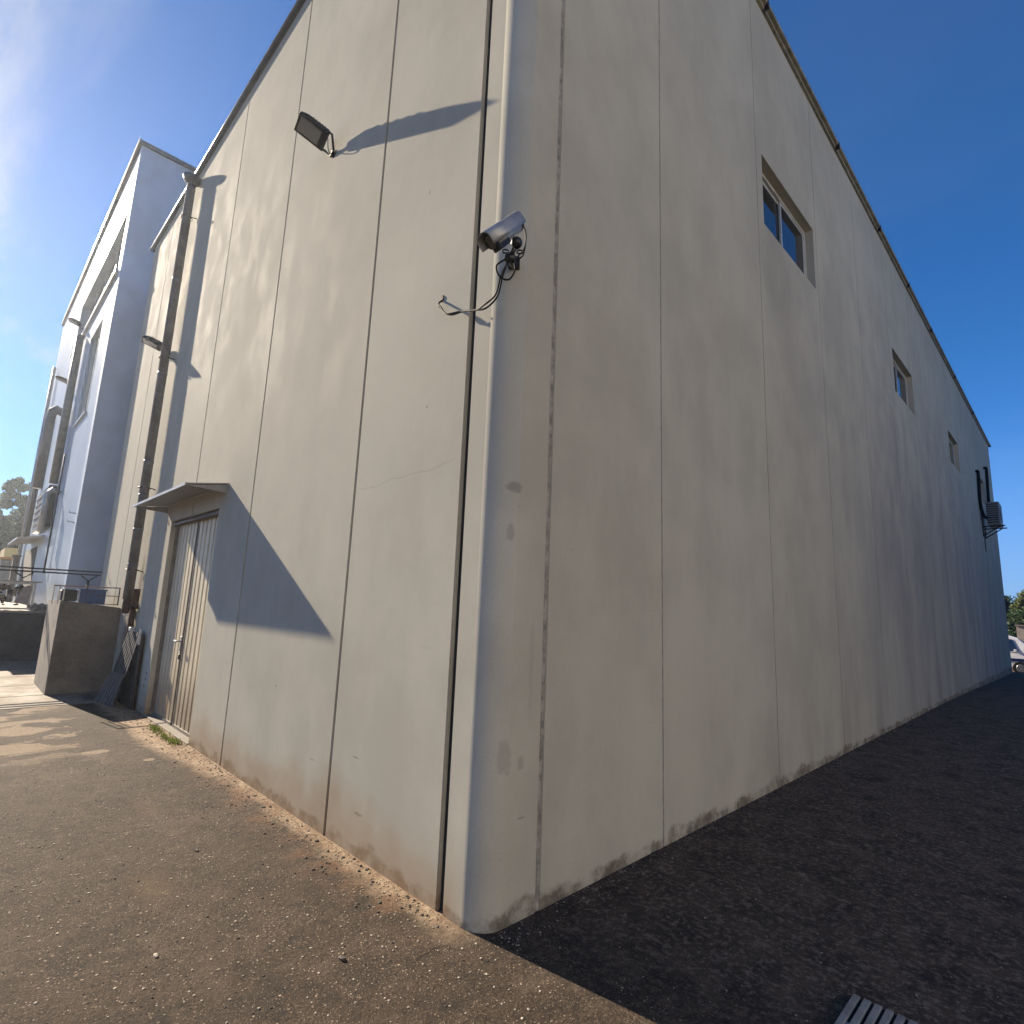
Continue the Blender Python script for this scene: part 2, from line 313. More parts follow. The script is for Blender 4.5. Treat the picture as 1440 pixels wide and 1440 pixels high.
M['cream'] = plain('cream_render', (1.30, 1.22, 1.02), 0.8, var=0.12, scale=2)
M['rubble'] = plain('rubble', (0.30, 0.26, 0.20), 0.95, var=0.6, scale=6, bump=0.6)

def glass_material(name, tint, rough=0.03):
    m = MT(name)
    f = m.noise(3, detail=3)
    m.bump(f, 0.02, 0.01)
    m.put(m.b.inputs['IOR'], 1.6)
    return m.fin(tint, m.rng(f, 0.3, 0.7, rough, rough*2.5), 0, 0.9)
M['glass'] = glass_material('window_glass', (0.012, 0.016, 0.022))
M['glass2'] = glass_material('blue_window_glass', (0.03, 0.07, 0.15))
M['glassgreen'] = glass_material('greenish_glass', (0.10, 0.15, 0.15), 0.08)
M['carglass'] = glass_material('car_glass', (0.01, 0.012, 0.015))
M['lampglass'] = glass_material('lamp_glass', (0.09, 0.11, 0.15), 0.12)

def leaf_material(name, a, b):
    m = MT(name)
    r = m.n('ShaderNodeNewGeometry').outputs['Random Per Island']
    c = m.mixc(r, a, b)
    m.put(m.b.inputs['Transmission Weight'], 0.0)
    m.fin(c, 0.6, 0, 0.3)
    tr = m.n('ShaderNodeBsdfTranslucent', {'Color': c})
    mx = m.n('ShaderNodeMixShader', {0: 0.3})
    o = m.t.nodes['Material Output']
    m.t.links.new(m.b.outputs[0], mx.inputs[1]); m.t.links.new(tr.outputs[0], mx.inputs[2]); m.t.links.new(mx.outputs[0], o.inputs[0])
    return m.m
M['leafA'] = leaf_material('poplar_leaves', (0.05, 0.09, 0.025), (0.11, 0.15, 0.045))
M['leafB'] = leaf_material('dark_leaves', (0.02, 0.04, 0.014), (0.06, 0.09, 0.03))
M['leafC'] = leaf_material('olive_leaves', (0.05, 0.065, 0.018), (0.13, 0.15, 0.04))
M['weed'] = leaf_material('weed_green', (0.07, 0.10, 0.02), (0.17, 0.19, 0.05))

# ---------------------------------------------------------------- mesh helpers
class MB:
    def __init__(s): s.bm = bmesh.new()
    def box(s, a, b, bev=0.0):
        m = Matrix.Translation([(a[i]+b[i])/2 for i in range(3)]) @ Matrix.Diagonal([abs(b[i]-a[i]) for i in range(3)]+[1])
        g = bmesh.ops.create_cube(s.bm, size=1, matrix=m)
        if bev:
            bmesh.ops.bevel(s.bm, geom=list({e for v in g['verts'] for e in v.link_edges}), offset=bev, segments=1, affect='EDGES')
        return s
    def obox(s, center, ax, half, bev=0.0):
        """oriented box: ax = three unit vectors"""
        ax = [Vector(a).normalized() for a in ax]; c = Vector(center)
        vs = []
        for i in (-1, 1):
            for j in (-1, 1):
                for k in (-1, 1):
                    vs.append(s.bm.verts.new(c + ax[0]*half[0]*i + ax[1]*half[1]*j + ax[2]*half[2]*k))
        fs = [s.bm.faces.new([vs[q] for q in f]) for f in ((0,1,3,2),(4,6,7,5),(0,4,5,1),(2,3,7,6),(0,2,6,4),(1,5,7,3))]
        bmesh.ops.recalc_face_normals(s.bm, faces=fs)
        if bev:
            bmesh.ops.bevel(s.bm, geom=list({e for v in vs for e in v.link_edges}), offset=bev, segments=2, affect='EDGES')
        return s
    def tube(s, pts, r, n=8, cap=True):
        """tube along points; r scalar or list"""
        pts = [Vector(p) for p in pts]; rs = r if isinstance(r, (list, tuple)) else [r]*len(pts)
        rings = []; up = None
        for i, p in enumerate(pts):
            d = (pts[min(i+1, len(pts)-1)] - pts[max(i-1, 0)]).normalized()
            if up is None:
                up = Vector((0, 0, 1)) if abs(d.z) < 0.9 else Vector((1, 0, 0))
            a = d.cross(up).normalized(); b = a.cross(d).normalized(); up = b
            rings.append([s.bm.verts.new(p + (a*math.cos(t)+b*math.sin(t))*rs[i]) for t in [2*math.pi*k/n for k in range(n)]])
        fs = []
        for A, B in zip(rings, rings[1:]):
            for k in range(n):
                fs.append(s.bm.faces.new((A[k], A[(k+1) % n], B[(k+1) % n], B[k])))
        if cap: fs.append(s.bm.faces.new(rings[0][::-1])); fs.append(s.bm.faces.new(rings[-1]))
        for f in fs: f.smooth = True
        if cap: fs[-1].smooth = False; fs[-2].smooth = False
        return s
    def poly_ext(s, pts, ext):
        """closed polygon (3-D points, planar) extruded by vector"""
        e = Vector(ext)
        a = [s.bm.verts.new(p) for p in pts]; b = [s.bm.verts.new(Vector(p)+e) for p in pts]
        fs = [s.bm.faces.new(a), s.bm.faces.new(b[::-1])]
        n = len(a)
        for i in range(n): fs.append(s.bm.faces.new((a[i], b[i], b[(i+1) % n], a[(i+1) % n])))
        bmesh.ops.recalc_face_normals(s.bm, faces=fs)
        return s
    def make(s, name, mat, parent=None, recalc=True):
        if recalc: bmesh.ops.recalc_face_normals(s.bm, faces=s.bm.faces[:])
        me = bpy.data.meshes.new(name); s.bm.to_mesh(me); s.bm.free()
        for mm in (mat if isinstance(mat, (list, tuple)) else [mat]): me.materials.append(mm)
        o = bpy.data.objects.new(name, me); col.objects.link(o)
        if parent is not None:
            o.parent = parent
            o.matrix_parent_inverse = parent.matrix_world.inverted() if not parent.matrix_world.is_identity else Matrix()
        return o

def thing(name, label, cat, loc=(0, 0, 0), group=None):
    o = bpy.data.objects.new(name, None); col.objects.link(o)
    o.location = loc; o.matrix_world = Matrix.Translation(loc); o.empty_display_size = 0.2
    o['label'] = label; o['category'] = cat
    if group: o['group'] = group
    return o
def tag(o, label, cat, group=None, kind=None):
    if label: o['label'] = label
    if cat: o['category'] = cat
    if group: o['group'] = group
    if kind: o['kind'] = kind
    return o
def copy_thing(root, offset, label):
    """copies a thing with its parts and sub-parts"""
    def cp(o, par):
        c = o.copy(); col.objects.link(c)
        if par is not None: c.parent = par; c.matrix_parent_inverse = o.matrix_parent_inverse.copy()
        for ch in [q for q in col.objects if q.parent == o]: cp(ch, c)
        return c
    r = cp(root, None); r.location = root.location + Vector(offset); r['label'] = label
    return r

# ---------------------------------------------------------------- ground
def gz(x, y):
    a = min(max((y-12)/17, 0), 1); b = min(max((y-29)/6, 0), 1)
    return -0.17*a*a*(3-2*a) - 0.42*b*b*(3-2*b)
def axis(lo, hi, mid0, mid1, step):
    v = list(np.arange(mid0, mid1+1e-6, step)); s = step; a = mid0
    while a > lo: s *= 1.3; a -= s; v.insert(0, max(a, lo))
    s = step; a = mid1
    while a < hi: s *= 1.3; a += s; v.append(min(a, hi))
    return v
xs = axis(-400, 400, -12, 4, 0.5); ys = axis(-400, 400, -3, 36, 0.5)
bm = bmesh.new()
vg = [[bm.verts.new((x, y, gz(x, y))) for x in xs] for y in ys]
for j in range(len(ys)-1):
    for i in range(len(xs)-1):
        f = bm.faces.new((vg[j][i], vg[j][i+1], vg[j+1][i+1], vg[j+1][i])); f.smooth = True
mb = MB(); mb.bm.free(); mb.bm = bm
ground = mb.make('ground', M['ground'], recalc=False)
ground['kind'] = 'structure'
# concrete bays of the yard beyond the door (slightly proud, open joints between)
edges = [-14.6, -12.9, -11.6, -10.32, -9.12, -8.02, ]
for i, (a, b) in enumerate(zip(edges, edges[1:])):
    g = MB(); g.box((a+0.015, -6.5, -0.05), (b-0.015, -0.004, 0.006), 0.004)
    g.make('yard_slab', M['slab'], ground)

# ---------------------------------------------------------------- the warehouse
wh = thing('warehouse', 'big cream concrete panel warehouse with rounded corner, filling the picture', 'building')
LZ = 9.03; RZ = 9.35            # parapet heights of the gable and of the long side
T = 0.2
def panel(axisname, u0, u1, z0, z1, holes=(), bev=0.006):
    """wall panel with real thickness; axis 'x' = gable wall (faces -y), 'y' = long wall (faces +x)"""
    us = sorted({u0, u1, *[h[0] for h in holes], *[h[1] for h in holes]})
    zs = sorted({z0, z1, *[h[2] for h in holes], *[h[3] for h in holes]})
    b = bmesh.new(); V = {}
    def vt(u, z, d):
        k = (round(u, 4), round(z, 4), d)
        if k not in V: V[k] = b.verts.new((u, T*d, z) if axisname == 'x' else (-T*d, u, z))
        return V[k]
    def solid(i, j):
        if not (0 <= i < len(us)-1 and 0 <= j < len(zs)-1): return False
        cu = (us[i]+us[i+1])/2; cz = (zs[j]+zs[j+1])/2
        return not any(h[0] < cu < h[1] and h[2] < cz < h[3] for h in holes)
    for i in range(len(us)-1):
        for j in range(len(zs)-1):
            if not solid(i, j): continue
            a, c, lo, hi = us[i], us[i+1], zs[j], zs[j+1]
            for d in (0, 1): b.faces.new((vt(a, lo, d), vt(c, lo, d), vt(c, hi, d), vt(a, hi, d)))
            if not solid(i-1, j): b.faces.new((vt(a, lo, 0), vt(a, hi, 0), vt(a, hi, 1), vt(a, lo, 1)))
            if not solid(i+1, j): b.faces.new((vt(c, lo, 0), vt(c, hi, 0), vt(c, hi, 1), vt(c, lo, 1)))
            if not solid(i, j-1): b.faces.new((vt(a, lo, 0), vt(c, lo, 0), vt(c, lo, 1), vt(a, lo, 1)))
            if not solid(i, j+1): b.faces.new((vt(a, hi, 0), vt(c, hi, 0), vt(c, hi, 1), vt(a, hi, 1)))
    bmesh.ops.recalc_face_normals(b, faces=b.faces[:])
    es = [e for e in b.edges if len(e.link_faces) == 2 and e.calc_face_angle() > 1.0]
    bmesh.ops.bevel(b, geom=es, offset=bev, segments=2, affect='EDGES')
    m = MB(); m.bm.free(); m.bm = b
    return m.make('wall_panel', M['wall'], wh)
# rounded corner column, its own casting
R = 0.15; prof = [(-0.30, 0.16), (-0.30, 0.004), (-0.296, 0.0)]
for k in range(15):
    t = math.pi/2*k/14
    prof.append((-R + R*math.sin(t), R - R*math.cos(t)))
prof += [(0.0, 0.388), (-0.004, 0.392), (-0.16, 0.392), (-0.16, 0.16)]
c = MB(); b = c.bm
zlev = [-0.05, 0.02, RZ]
rings = [[b.verts.new((p[0], p[1], z)) for p in prof] for z in zlev]
for A, B in zip(rings, rings[1:]):
    for k in range(len(prof)):
        f = b.faces.new((A[k], A[(k+1) % len(prof)], B[(k+1) % len(prof)], B[k])); f.smooth = 3 <= k <= 16
b.faces.new(rings[0][::-1]); b.faces.new(rings[-1])
cc = c.make('corner_column', M['wall'], wh); tag(cc, 'rounded concrete column forming the corner', None)
# gable panels
LX = [-0.355, -1.62, -3.74, -5.80, -7.85, -9.80, -11.34]
DX0, DX1, DZ = -6.74, -4.76, 2.61      # door opening
gaps = 0.011
for i in range(len(LX)-1):
    u1 = LX[i] - (0 if i == 0 else gaps); u0 = LX[i+1] + (gaps if i < len(LX)-2 else 0)
    if u0 < DX0 < u1 and not (u0 < DX1 < u1): panel('x', u0, u1, -0.05, LZ, [(DX0, u1, -0.05, DZ)] if False else [(DX0, u1, -0.05, DZ)])
    elif u0 < DX1 < u1: panel('x', u0, u1, -0.05, LZ, [(u0, DX1, -0.05, DZ)])
    else: panel('x', u0, u1, -0.05, LZ)
# long-wall panels with window openings
WIN = [(4.06, 5.89, 6.17, 7.10), (10.66, 12.55, 6.17, 7.10), (17.36, 19.16, 6.17, 7.10), (24.1, 25.7, 6.17, 7.10)]
RY = [0.425, 1.715, 3.88, 6.02, 8.2, 10.36, 12.72, 14.85, 17.0, 19.4, 21.6, 23.75, 26.0, 29.0]
for i in range(len(RY)-1):
    a = RY[i] + (0.0 if i == 0 else 0.0045); bb = RY[i+1] - 0.0045
    if i == 0: bb = RY[1] - 0.006
    hs_ = [w_ for w_ in WIN if a < (w_[0]+w_[1])/2 < bb]
    panel('y', a, bb, -0.6, RZ, hs_, bev=0.003)
# building body behind the panels, seen in the joints
core = MB()
core.box((-11.30, 0.035, -0.05), (DX0-0.02, 24, LZ-0.05))
core.box((DX1+0.02, 0.035, -0.05), (-0.22, 0.5, LZ-0.05))
core.box((DX0-0.02, 0.035, DZ+0.03), (DX1+0.02, 0.5, LZ-0.05))
core.make('wall_core', M['core'], wh)
rb = MB(); rb.box((-11.3, 0.6, LZ-0.35), (-0.25, 28.9, LZ-0.2)); rb.make('roof', M['roof'], wh)
bk = MB(); bk.box((-11.34, 24.1, -0.5), (-0.21, 28.98, LZ)); bk.make('rear_block', M['wall'], wh)
# joint fillers
def filler(pts_fn, z0, z1, wd, name='joint_sealant', mat='seal', amp=0.004, n=90, seed=1):
    rnd = random.Random(seed); b = MB(); prev = None
    for k in range(n+1):
        z = z0 + (z1-z0)*k/n
        o1 = rnd.uniform(-amp, amp); o2 = rnd.uniform(-amp, amp); o3 = rnd.uniform(-amp, amp)
        cur = [b.bm.verts.new(pts_fn(-wd/2, z, 0)), b.bm.verts.new(pts_fn(-wd/6+o3, z, o1)), b.bm.verts.new(pts_fn(wd/6+o3, z, o2)), b.bm.verts.new(pts_fn(wd/2, z, 0))]
        if prev:
            for q in range(3): b.bm.faces.new((prev[q], prev[q+1], cur[q+1], cur[q]))
        prev = cur
    return b.make(name, M[mat], wh, recalc=False)
filler(lambda u, z, d: (-0.004 - abs(d)*1.6, 0.4085+u, z), 0.0, RZ, 0.042, seed=3, n=260, amp=0.006)
for i, y in enumerate(RY[1:-1]):
    filler(lambda u, z, d, y=y: (-0.002 - abs(d), y+u, z), -0.4, RZ, 0.012, seed=i+5, n=120, amp=0.003)
filler(lambda u, z, d: (-0.3275+u, 0.028+d*0.6, z), 0.0, LZ, 0.056, mat='core', seed=4, amp=0.003)
# parapet flashings (gable)
fl = MB()
prv = None
for a, b_ in ((-11.52, -9.0), (-8.985, -6.0), (-5.985, -3.0), (-2.985, -0.3)):
    q = MB(); q.box((a, -0.045, LZ), (b_, 0.25, LZ+0.02)); q.box((a, -0.048, LZ-0.008), (b_, -0.0452, LZ+0.04))
    q.make('roof_flashing', M['trim'], wh)
q = MB(); q.tube([(-11.55, -0.058, LZ+0.035), (-0.3, -0.058, LZ+0.035)], 0.011, 8); q.make('drip_edge', M['trimlight'], wh)
fl.bm.free()
# gutter along the long side in short lengths with clips
ge = [-0.2, 1.6, 4.28, 7.3, 10.05, 12.7, 15.5, 19.5, 23.7, 29.1]
for a, b_ in zip(ge, ge[1:]):
    q = MB()
    q.poly_ext([(-0.2, a+0.01, RZ), (0.035, a+0.01, RZ), (0.035, a+0.01, RZ+0.05), (0.075, a+0.01, RZ+0.055), (0.08, a+0.01, RZ+0.10), (-0.2, a+0.01, RZ+0.10)], (0, b_-a-0.02, 0))
    q.make('parapet_cap', M['olive'], wh)
    k = MB(); k.box((0.02, b_-0.018, RZ-0.008), (0.088, b_+0.018, RZ+0.106), 0.004); k.make('cap_clip', M['darksteel'], wh)

# windows of the long side
def side_window(y0, y1, z0, z1, sash=0.0):
    d = 0.105
    fr = MB(); t = 0.045
    fr.box((-d-0.06, y0, z0), (-d, y0+t, z1)); fr.box((-d-0.06, y1-t, z0), (-d, y1, z1))
    fr.box((-d-0.06, y0+t, z1-t), (-d, y1-t, z1)); fr.box((-d-0.06, y0+t, z0), (-d, y1-t, z0+t))
    f = fr.make('window_frame', M['alu'], wh)
    mid = (y0+y1)/2
    for (a, b_, off) in ((y0+t, mid+0.025, 0.038), (mid-0.025, y1-t, 0.012)):
        s = MB(); s2 = 0.038; X1 = -d-off+0.004; X0 = X1-0.022
        s.box((X0, a, z0+t), (X1, a+s2, z1-t)); s.box((X0, b_-s2, z0+t), (X1, b_, z1-t))
        s.box((X0, a+s2, z1-t-s2), (X1, b_-s2, z1-t)); s.box((X0, a+s2, z0+t), (X1, b_-s2, z0+t+s2))
        s.make('sash', M['alu'], f)
        g = MB(); g.box((X0+0.008, a+s2, z0+t+s2), (X1-0.006, b_-s2, z1-t-s2)); g.make('pane', M['glass'], f)
    return f
for w_ in WIN: side_window(*w_)
for w_ in WIN:
    rec = MB(); rec.box((-0.62, w_[0]+0.01, w_[2]+0.01), (-0.25, w_[1]-0.01, w_[3]-0.01)); rec.make('dark_room', M['darkin'], wh)

# door: two ribbed leaves in a recessed frame
df = MB(); yb = 0.095
df.box((DX0, yb-0.03, 0.0), (DX0+0.05, yb+0.05, DZ)); df.box((DX1-0.05, yb-0.03, 0.0), (DX1, yb+0.05, DZ))
df.box((DX0+0.05, yb-0.03, DZ-0.06), (DX1-0.05, yb+0.05, DZ))
frame = df.make('door_frame', M['doorframe'], wh)
lt = MB(); lt.box((DX0+0.03, 0.01, DZ-0.065), (DX1-0.02, yb-0.035, DZ-0.025), 0.004); lt.make('door_track', M['lintel'], wh)
bd = MB(); bd.box((DX0, 0.16, 0), (DX1, 0.19, DZ)); bd.make('door_backing', M['core'], wh)
mid = (DX0+DX1)/2 - 0.04
def leaf(x0, x1, n, lab):
    b = MB(); pts = []; W = x1-x0
    pitch = W/n
    for k in range(n):
        s = x0 + k*pitch
        pts += [(s, 0.0), (s+pitch*0.10, -0.0), (s+pitch*0.18, -0.022), (s+pitch*0.84, -0.022), (s+pitch*0.92, 0.0)]
    pts.append((x1, 0.0))
    lo = [b.bm.verts.new((p[0], yb+0.02+p[1], 0.03)) for p in pts]; hi = [b.bm.verts.new((p[0], yb+0.02+p[1], DZ-0.06)) for p in pts]
    for k in range(len(pts)-1): b.bm.faces.new((lo[k], lo[k+1], hi[k+1], hi[k]))
    o = b.make('door_leaf', M['door'], wh, recalc=False)
    e = MB(); e.box((x0-0.002, yb-0.008, 0.03), (x0+0.022, yb+0.04, DZ-0.06)); e.box((x1-0.022, yb-0.008, 0.03), (x1+0.002, yb+0.04, DZ-0.06))
    e.box((x0+0.022, yb-0.012, 0.012), (x1-0.022, yb+0.04, 0.045))
    e.make('door_edge', M['doorframe'], o)
    tag(o, lab, None)
    return o
l1 = leaf(DX0+0.055, mid-0.03, 6, 'ribbed door leaf with the handle'); l2 = leaf(mid+0.03, DX1-0.055, 6, 'ribbed door leaf nearer the corner')
h = MB(); h.tube([(mid-0.05, yb-0.01, 1.02), (mid-0.05, yb-0.06, 1.02), (mid-0.17, yb-0.06, 1.02)], 0.009, 8); h.box((mid-0.07, yb-0.016, 0.90), (mid-0.03, yb-0.008, 1.08), 0.002)
h.make('handle', M['silver'], l1)
k = MB(); k.box((mid-0.065, yb-0.02, 0.80), (mid-0.035, yb-0.008, 0.86), 0.003); k.make('lock', M['black'], l1)
st = MB(); st.box((DX0+0.01, -0.012, -0.02), (DX1-0.01, yb+0.02, 0.012), 0.004); st.make('door_sill', M['concrete'], wh)
# surface marks left by a removed hinge beside the door
for (x, z) in ((-6.92, 0.52), (-6.93, 0.44), (-6.95, 0.35)):
    q = MB(); q.box((x-0.012, -0.005, z-0.016), (x+0.012, 0.004, z+0.016), 0.002); q.make('anchor_stub', M['black'], wh)

# canopy over the door: thin folded sheet on two brackets
cb = thing('door_canopy', 'thin grey sheet canopy jutting from the wall above the ribbed door', 'canopy', (-5.8, 0, 2.85))
X0c, X1c = -7.07, -4.52
q = MB(); q.poly_ext([(X0c, -0.002, 2.865), (X0c, -0.43, 2.79), (X0c, -0.43, 2.802), (X0c, -0.002, 2.877)], (X1c-X0c, 0, 0)); q.make('canopy_sheet', M['canopy'], cb)
q = MB(); q.box((X0c-0.004, -0.442, 2.775), (X1c+0.004, -0.43, 2.806)); q.make('canopy_lip', M['canopyedge'], cb)
q = MB(); q.box((X0c, -0.02, 2.84), (X1c, -0.001, 2.863)); q.make('wall_flange', M['canopyedge'], cb)
for x in (X0c+0.02, X1c-0.03):
    q = MB(); q.poly_ext([(x, -0.001, 2.856), (x, -0.40, 2.788), (x, -0.40, 2.782), (x, -0.001, 2.76)], (0.006, 0, 0)); q.make('bracket', M['canopy'], cb)

# ---------------------------------------------------------------- flue pipe
PX, PY = -8.13, -0.12
fp = thing('flue_pipe', 'tall dark grey flue pipe with rain cap clamped to the gable wall', 'pipe', (PX, 0, 1.5))
zs = [1.5, 2.05, 2.6, 3.15, 3.7, 5.2, 6.9, 8.62]
for a, b_ in zip(zs, zs[1:]):
    q = MB(); q.tube([(PX, PY, a), (PX, PY, b_-0.04), (PX, PY, b_-0.035), (PX, PY, b_-0.002)], [0.068, 0.068, 0.072, 0.072], 20)
    q.make('pipe_section', M['steel'], fp)
q = MB(); q.tube([(PX, PY, 8.62), (PX, PY, 8.70)], 0.066, 20); q.tube([(PX, PY, 8.72), (PX, PY, 8.76), (PX, PY, 8.83), (PX, PY, 8.84)], [0.07, 0.13, 0.15, 0.13], 24)
for t in (0, 2.1, 4.2): q.box((PX+0.06*math.cos(t)-0.006, PY+0.06*math.sin(t)-0.006, 8.69), (PX+0.06*math.cos(t)+0.006, PY+0.06*math.sin(t)+0.006, 8.74))
q.make('rain_cap', M['steel'], fp)
for z in (8.05, 5.45, 3.25, 1.95):
    q = MB(); q.tube([(PX+0.085*math.cos(t), PY+0.085*math.sin(t), z) for t in [0.3+i*0.45 for i in range(13)]], 0.008, 6)
    q.tube([(PX+0.08, PY+0.02, z), (PX+0.13, -0.02, z-0.02), (PX+0.15, 0.0, z-0.03)], 0.008, 6); q.make('pipe_clamp', M['darksteel'], fp)
q = MB(); q.tube([(PX, PY, 1.52), (PX, PY, 1.34), (PX+0.02, PY, 1.30)], [0.064, 0.058, 0.05], 16); q.tube([(PX+0.10, -0.05, 1.48), (PX+0.10, -0.05, 0.9)], 0.04, 12)
q.make('pipe_foot', M['rust'], fp)
st_ = MB(); st_.box((PX-0.22, -0.10, 1.36), (PX+0.26, -0.02, 1.385)); st_.box((PX+0.22, -0.10, 1.36), (PX+0.26, -0.02, 1.66)); st_.make('support_bracket', M['rust'], fp)

# ---------------------------------------------------------------- floodlights
def floodlight(tip_mid, mount, label, group):
    t = thing('floodlight', label, 'floodlight', mount, group)
    L = Vector((-0.055, -0.28, 0.095)).normalized(); Wd = Vector((1, -0.02, -0.03)); Wd = (Wd - Wd.dot(L)*L).normalized(); Nn = L.cross(Wd).normalized()
    if Nn.z > 0: Nn = -Nn                       # glass looks down
    c0 = Vector(tip_mid)                        # middle of the far lower edge
    hw = 0.115; ln = 0.295
    def P_(l, w_, n_): return c0 - L*l + Wd*w_ + Nn*n_
    b = MB(); v = b.bm
    front = [P_(0, -hw, 0), P_(0, hw, 0), P_(ln, hw, 0), P_(ln, -hw, 0)]
    m1 = [P_(0, -hw, -0.028), P_(0, hw, -0.028), P_(ln, hw, -0.028), P_(ln, -hw, -0.028)]
    back = [P_(0.06, -hw*0.72, -0.085), P_(0.06, hw*0.72, -0.085), P_(ln-0.015, hw*0.72, -0.095), P_(ln-0.015, -hw*0.72, -0.095)]
    R_ = [[v.verts.new(p) for p in r] for r in (front, m1, back)]
    for A, B in zip(R_, R_[1:]):
        for k_ in range(4): v.faces.new((A[k_], A[(k_+1) % 4], B[(k_+1) % 4], B[k_]))
    v.faces.new(R_[0]); v.faces.new(R_[2][::-1])
    bmesh.ops.recalc_face_normals(v, faces=v.faces[:])
    bmesh.ops.bevel(v, geom=v.edges[:], offset=0.006, segments=2, affect='EDGES')
    b.make('housing', M['floodbody'], t)
    g = MB(); g.obox(P_(ln*0.42, 0, 0.001), (L, Wd, Nn), (ln*0.36, hw*0.82, 0.003)); g.make('glass', M['lampglass'], t)
    rm = MB()
    for (l, w_, hl, hw_) in ((0.006, 0, 0.006, hw), (ln-0.01, 0, 0.01, hw), (ln/2, hw-0.008, ln/2, 0.008), (ln/2, -hw+0.008, ln/2, 0.008)):
        rm.obox(P_(l, w_, 0.004), (L, Wd, Nn), (hl, hw_, 0.005), 0.001)
    rm.make('bezel', M['black'], t)
    for k_ in range(5):
        fn = MB(); fn.obox(P_(0.11+k_*0.03, 0, -0.098), (L, Wd, Nn), (0.004, hw*0.6, 0.012)); fn.make('cooling_fin', M['floodbody'], t)
    # stirrup bracket
    A = P_(ln-0.05, -hw-0.006, -0.03); B = P_(ln-0.05, hw+0.006, -0.03); mo = Vector(mount) + Vector((0, -0.02, 0))
    br = MB()
    br.tube([A, A - L*0.07 , mo + Wd*-0.05, mo + Wd*0.05, B - L*0.07, B], 0.012, 6)
    br.tube([mo, Vector(mount)], 0.022, 10); br.tube([Vector(mount)+Vector((0, -0.006, 0)), Vector(mount)+Vector((0, 0, 0))], 0.04, 12)
    br.make('bracket', M['black'], t)
    cb_ = MB(); s = P_(ln, 0.02, -0.05); e = Vector(mount) + Vector((0.05, -0.005, -0.02))
    pts = [s.lerp(e, i/12) + Vector((0.02*math.sin(math.pi*i/12), -0.03*math.sin(math.pi*i/12), -0.10*math.sin(math.pi*i/12))) for i in range(13)]
    cb_.tube(pts, 0.005, 6); cb_.make('cable', M['cable'], t)
    return t
FG = 'black floodlights mounted on the walls'
fl1 = floodlight((-2.715, -0.365, 6.165), (-2.645, 0.0, 6.0), 'black floodlight high on the gable wall casting a long shadow, left of the corner', FG)
fl2 = copy_thing(fl1, (-6.08, 0, -0.25), 'floodlight on the gable wall partly hidden behind the tall flue pipe')

# ---------------------------------------------------------------- security camera
cc_ = thing('security_camera', 'silver bullet security camera on a black swivel bracket at the corner of the building', 'security camera', (0, 0.08, 3.65))
ra = Vector((0.13, -0.08, 3.785)); fr_ = Vector((0.11, -0.285, 3.555)); d = (fr_-ra).normalized()
sidev = d.cross(Vector((0, 0, 1))).normalized(); upv = sidev.cross(d).normalized()
q = MB(); q.tube([ra + d*0.03 - upv*0.012, ra + d*0.26 - upv*0.012], 0.041, 24); q.make('camera_body', M['silver'], cc_)
q = MB(); q.tube([ra + d*0.265 - upv*0.012, ra + d*0.285 - upv*0.012], 0.037, 24); q.make('lens_window', M['carglass'], cc_)
q = MB(); q.tube([ra + d*0.0, ra + d*0.012], [0.048, 0.053], 20); q.make('rear_cap', M['silver'], cc_)
sh = MB(); n = 12                                # curved sun shield
prev = None
for l in (0.0, 0.15, 0.32):
    ring = []
    for rr_ in (0.056, 0.052):
        rg = [sh.bm.verts.new(ra + d*l + (sidev*math.copysign(abs(math.cos(t))**0.7, math.cos(t))*rr_ + upv*math.copysign(abs(math.sin(t))**0.7, math.sin(t))*rr_)) for t in [math.pi*(-0.12+1.24*i/n) for i in range(n+1)]]
        ring.append(rg)
    if prev:
        for s_ in (0, 1):
            for i in range(n): f = sh.bm.faces.new((prev[s_][i], prev[s_][i+1], ring[s_][i+1], ring[s_][i])); f.smooth = True
        for i in (0, n): sh.bm.faces.new((prev[0][i], prev[1][i], ring[1][i], ring[0][i]))
    else:
        for i in range(n): sh.bm.faces.new((ring[0][i], ring[0][i+1], ring[1][i+1], ring[1][i]))
    prev = ring
for i in range(n): sh.bm.faces.new((prev[0][i], prev[0][i+1], prev[1][i+1], prev[1][i]))
sh.make('sun_shield', M['silver'], cc_)
q = MB(); q.obox(ra + d*0.215 - upv*0.050, (d, sidev, upv), (0.055, 0.030, 0.020), 0.004); q.make('light_box', M['black'], cc_)
q = MB(); q.obox(ra + d*0.10 + upv*0.05, (d, sidev, upv), (0.015, 0.012, 0.008), 0.002); q.make('shield_screw', M['black'], cc_)
ballc = ra + d*0.10 - upv*0.088
q = MB()
bmesh.ops.create_uvsphere(q.bm, u_segments=20, v_segments=14, radius=0.034, matrix=Matrix.Translation(ballc))
for f in q.bm.faces: f.smooth = True
q.make('swivel_ball', M['black'], cc_)
kn = Vector((0.085, -0.085, 3.575)); base = Vector((-0.03, 0.06, 3.655))
q = MB(); q.tube([ballc, kn.lerp(ballc, 0.45), kn], [0.016, 0.014, 0.018], 12); q.tube([kn, base + Vector((0.02, -0.02, -0.02))], [0.018, 0.022], 12)
q.make('bracket_arm', M['black'], cc_)
q = MB(); q.tube([kn+Vector((-0.02, -0.02, 0)), kn+Vector((0.02, 0.02, 0))], 0.026, 16); q.make('knuckle', M['black'], cc_)
q = MB(); q.obox(base + Vector((0.012, -0.012, 0)), ((1, -1, 0), (1, 1, 0), (0, 0, 1)), (0.03, 0.035, 0.032), 0.005); q.make('wall_plate', M['black'], cc_)
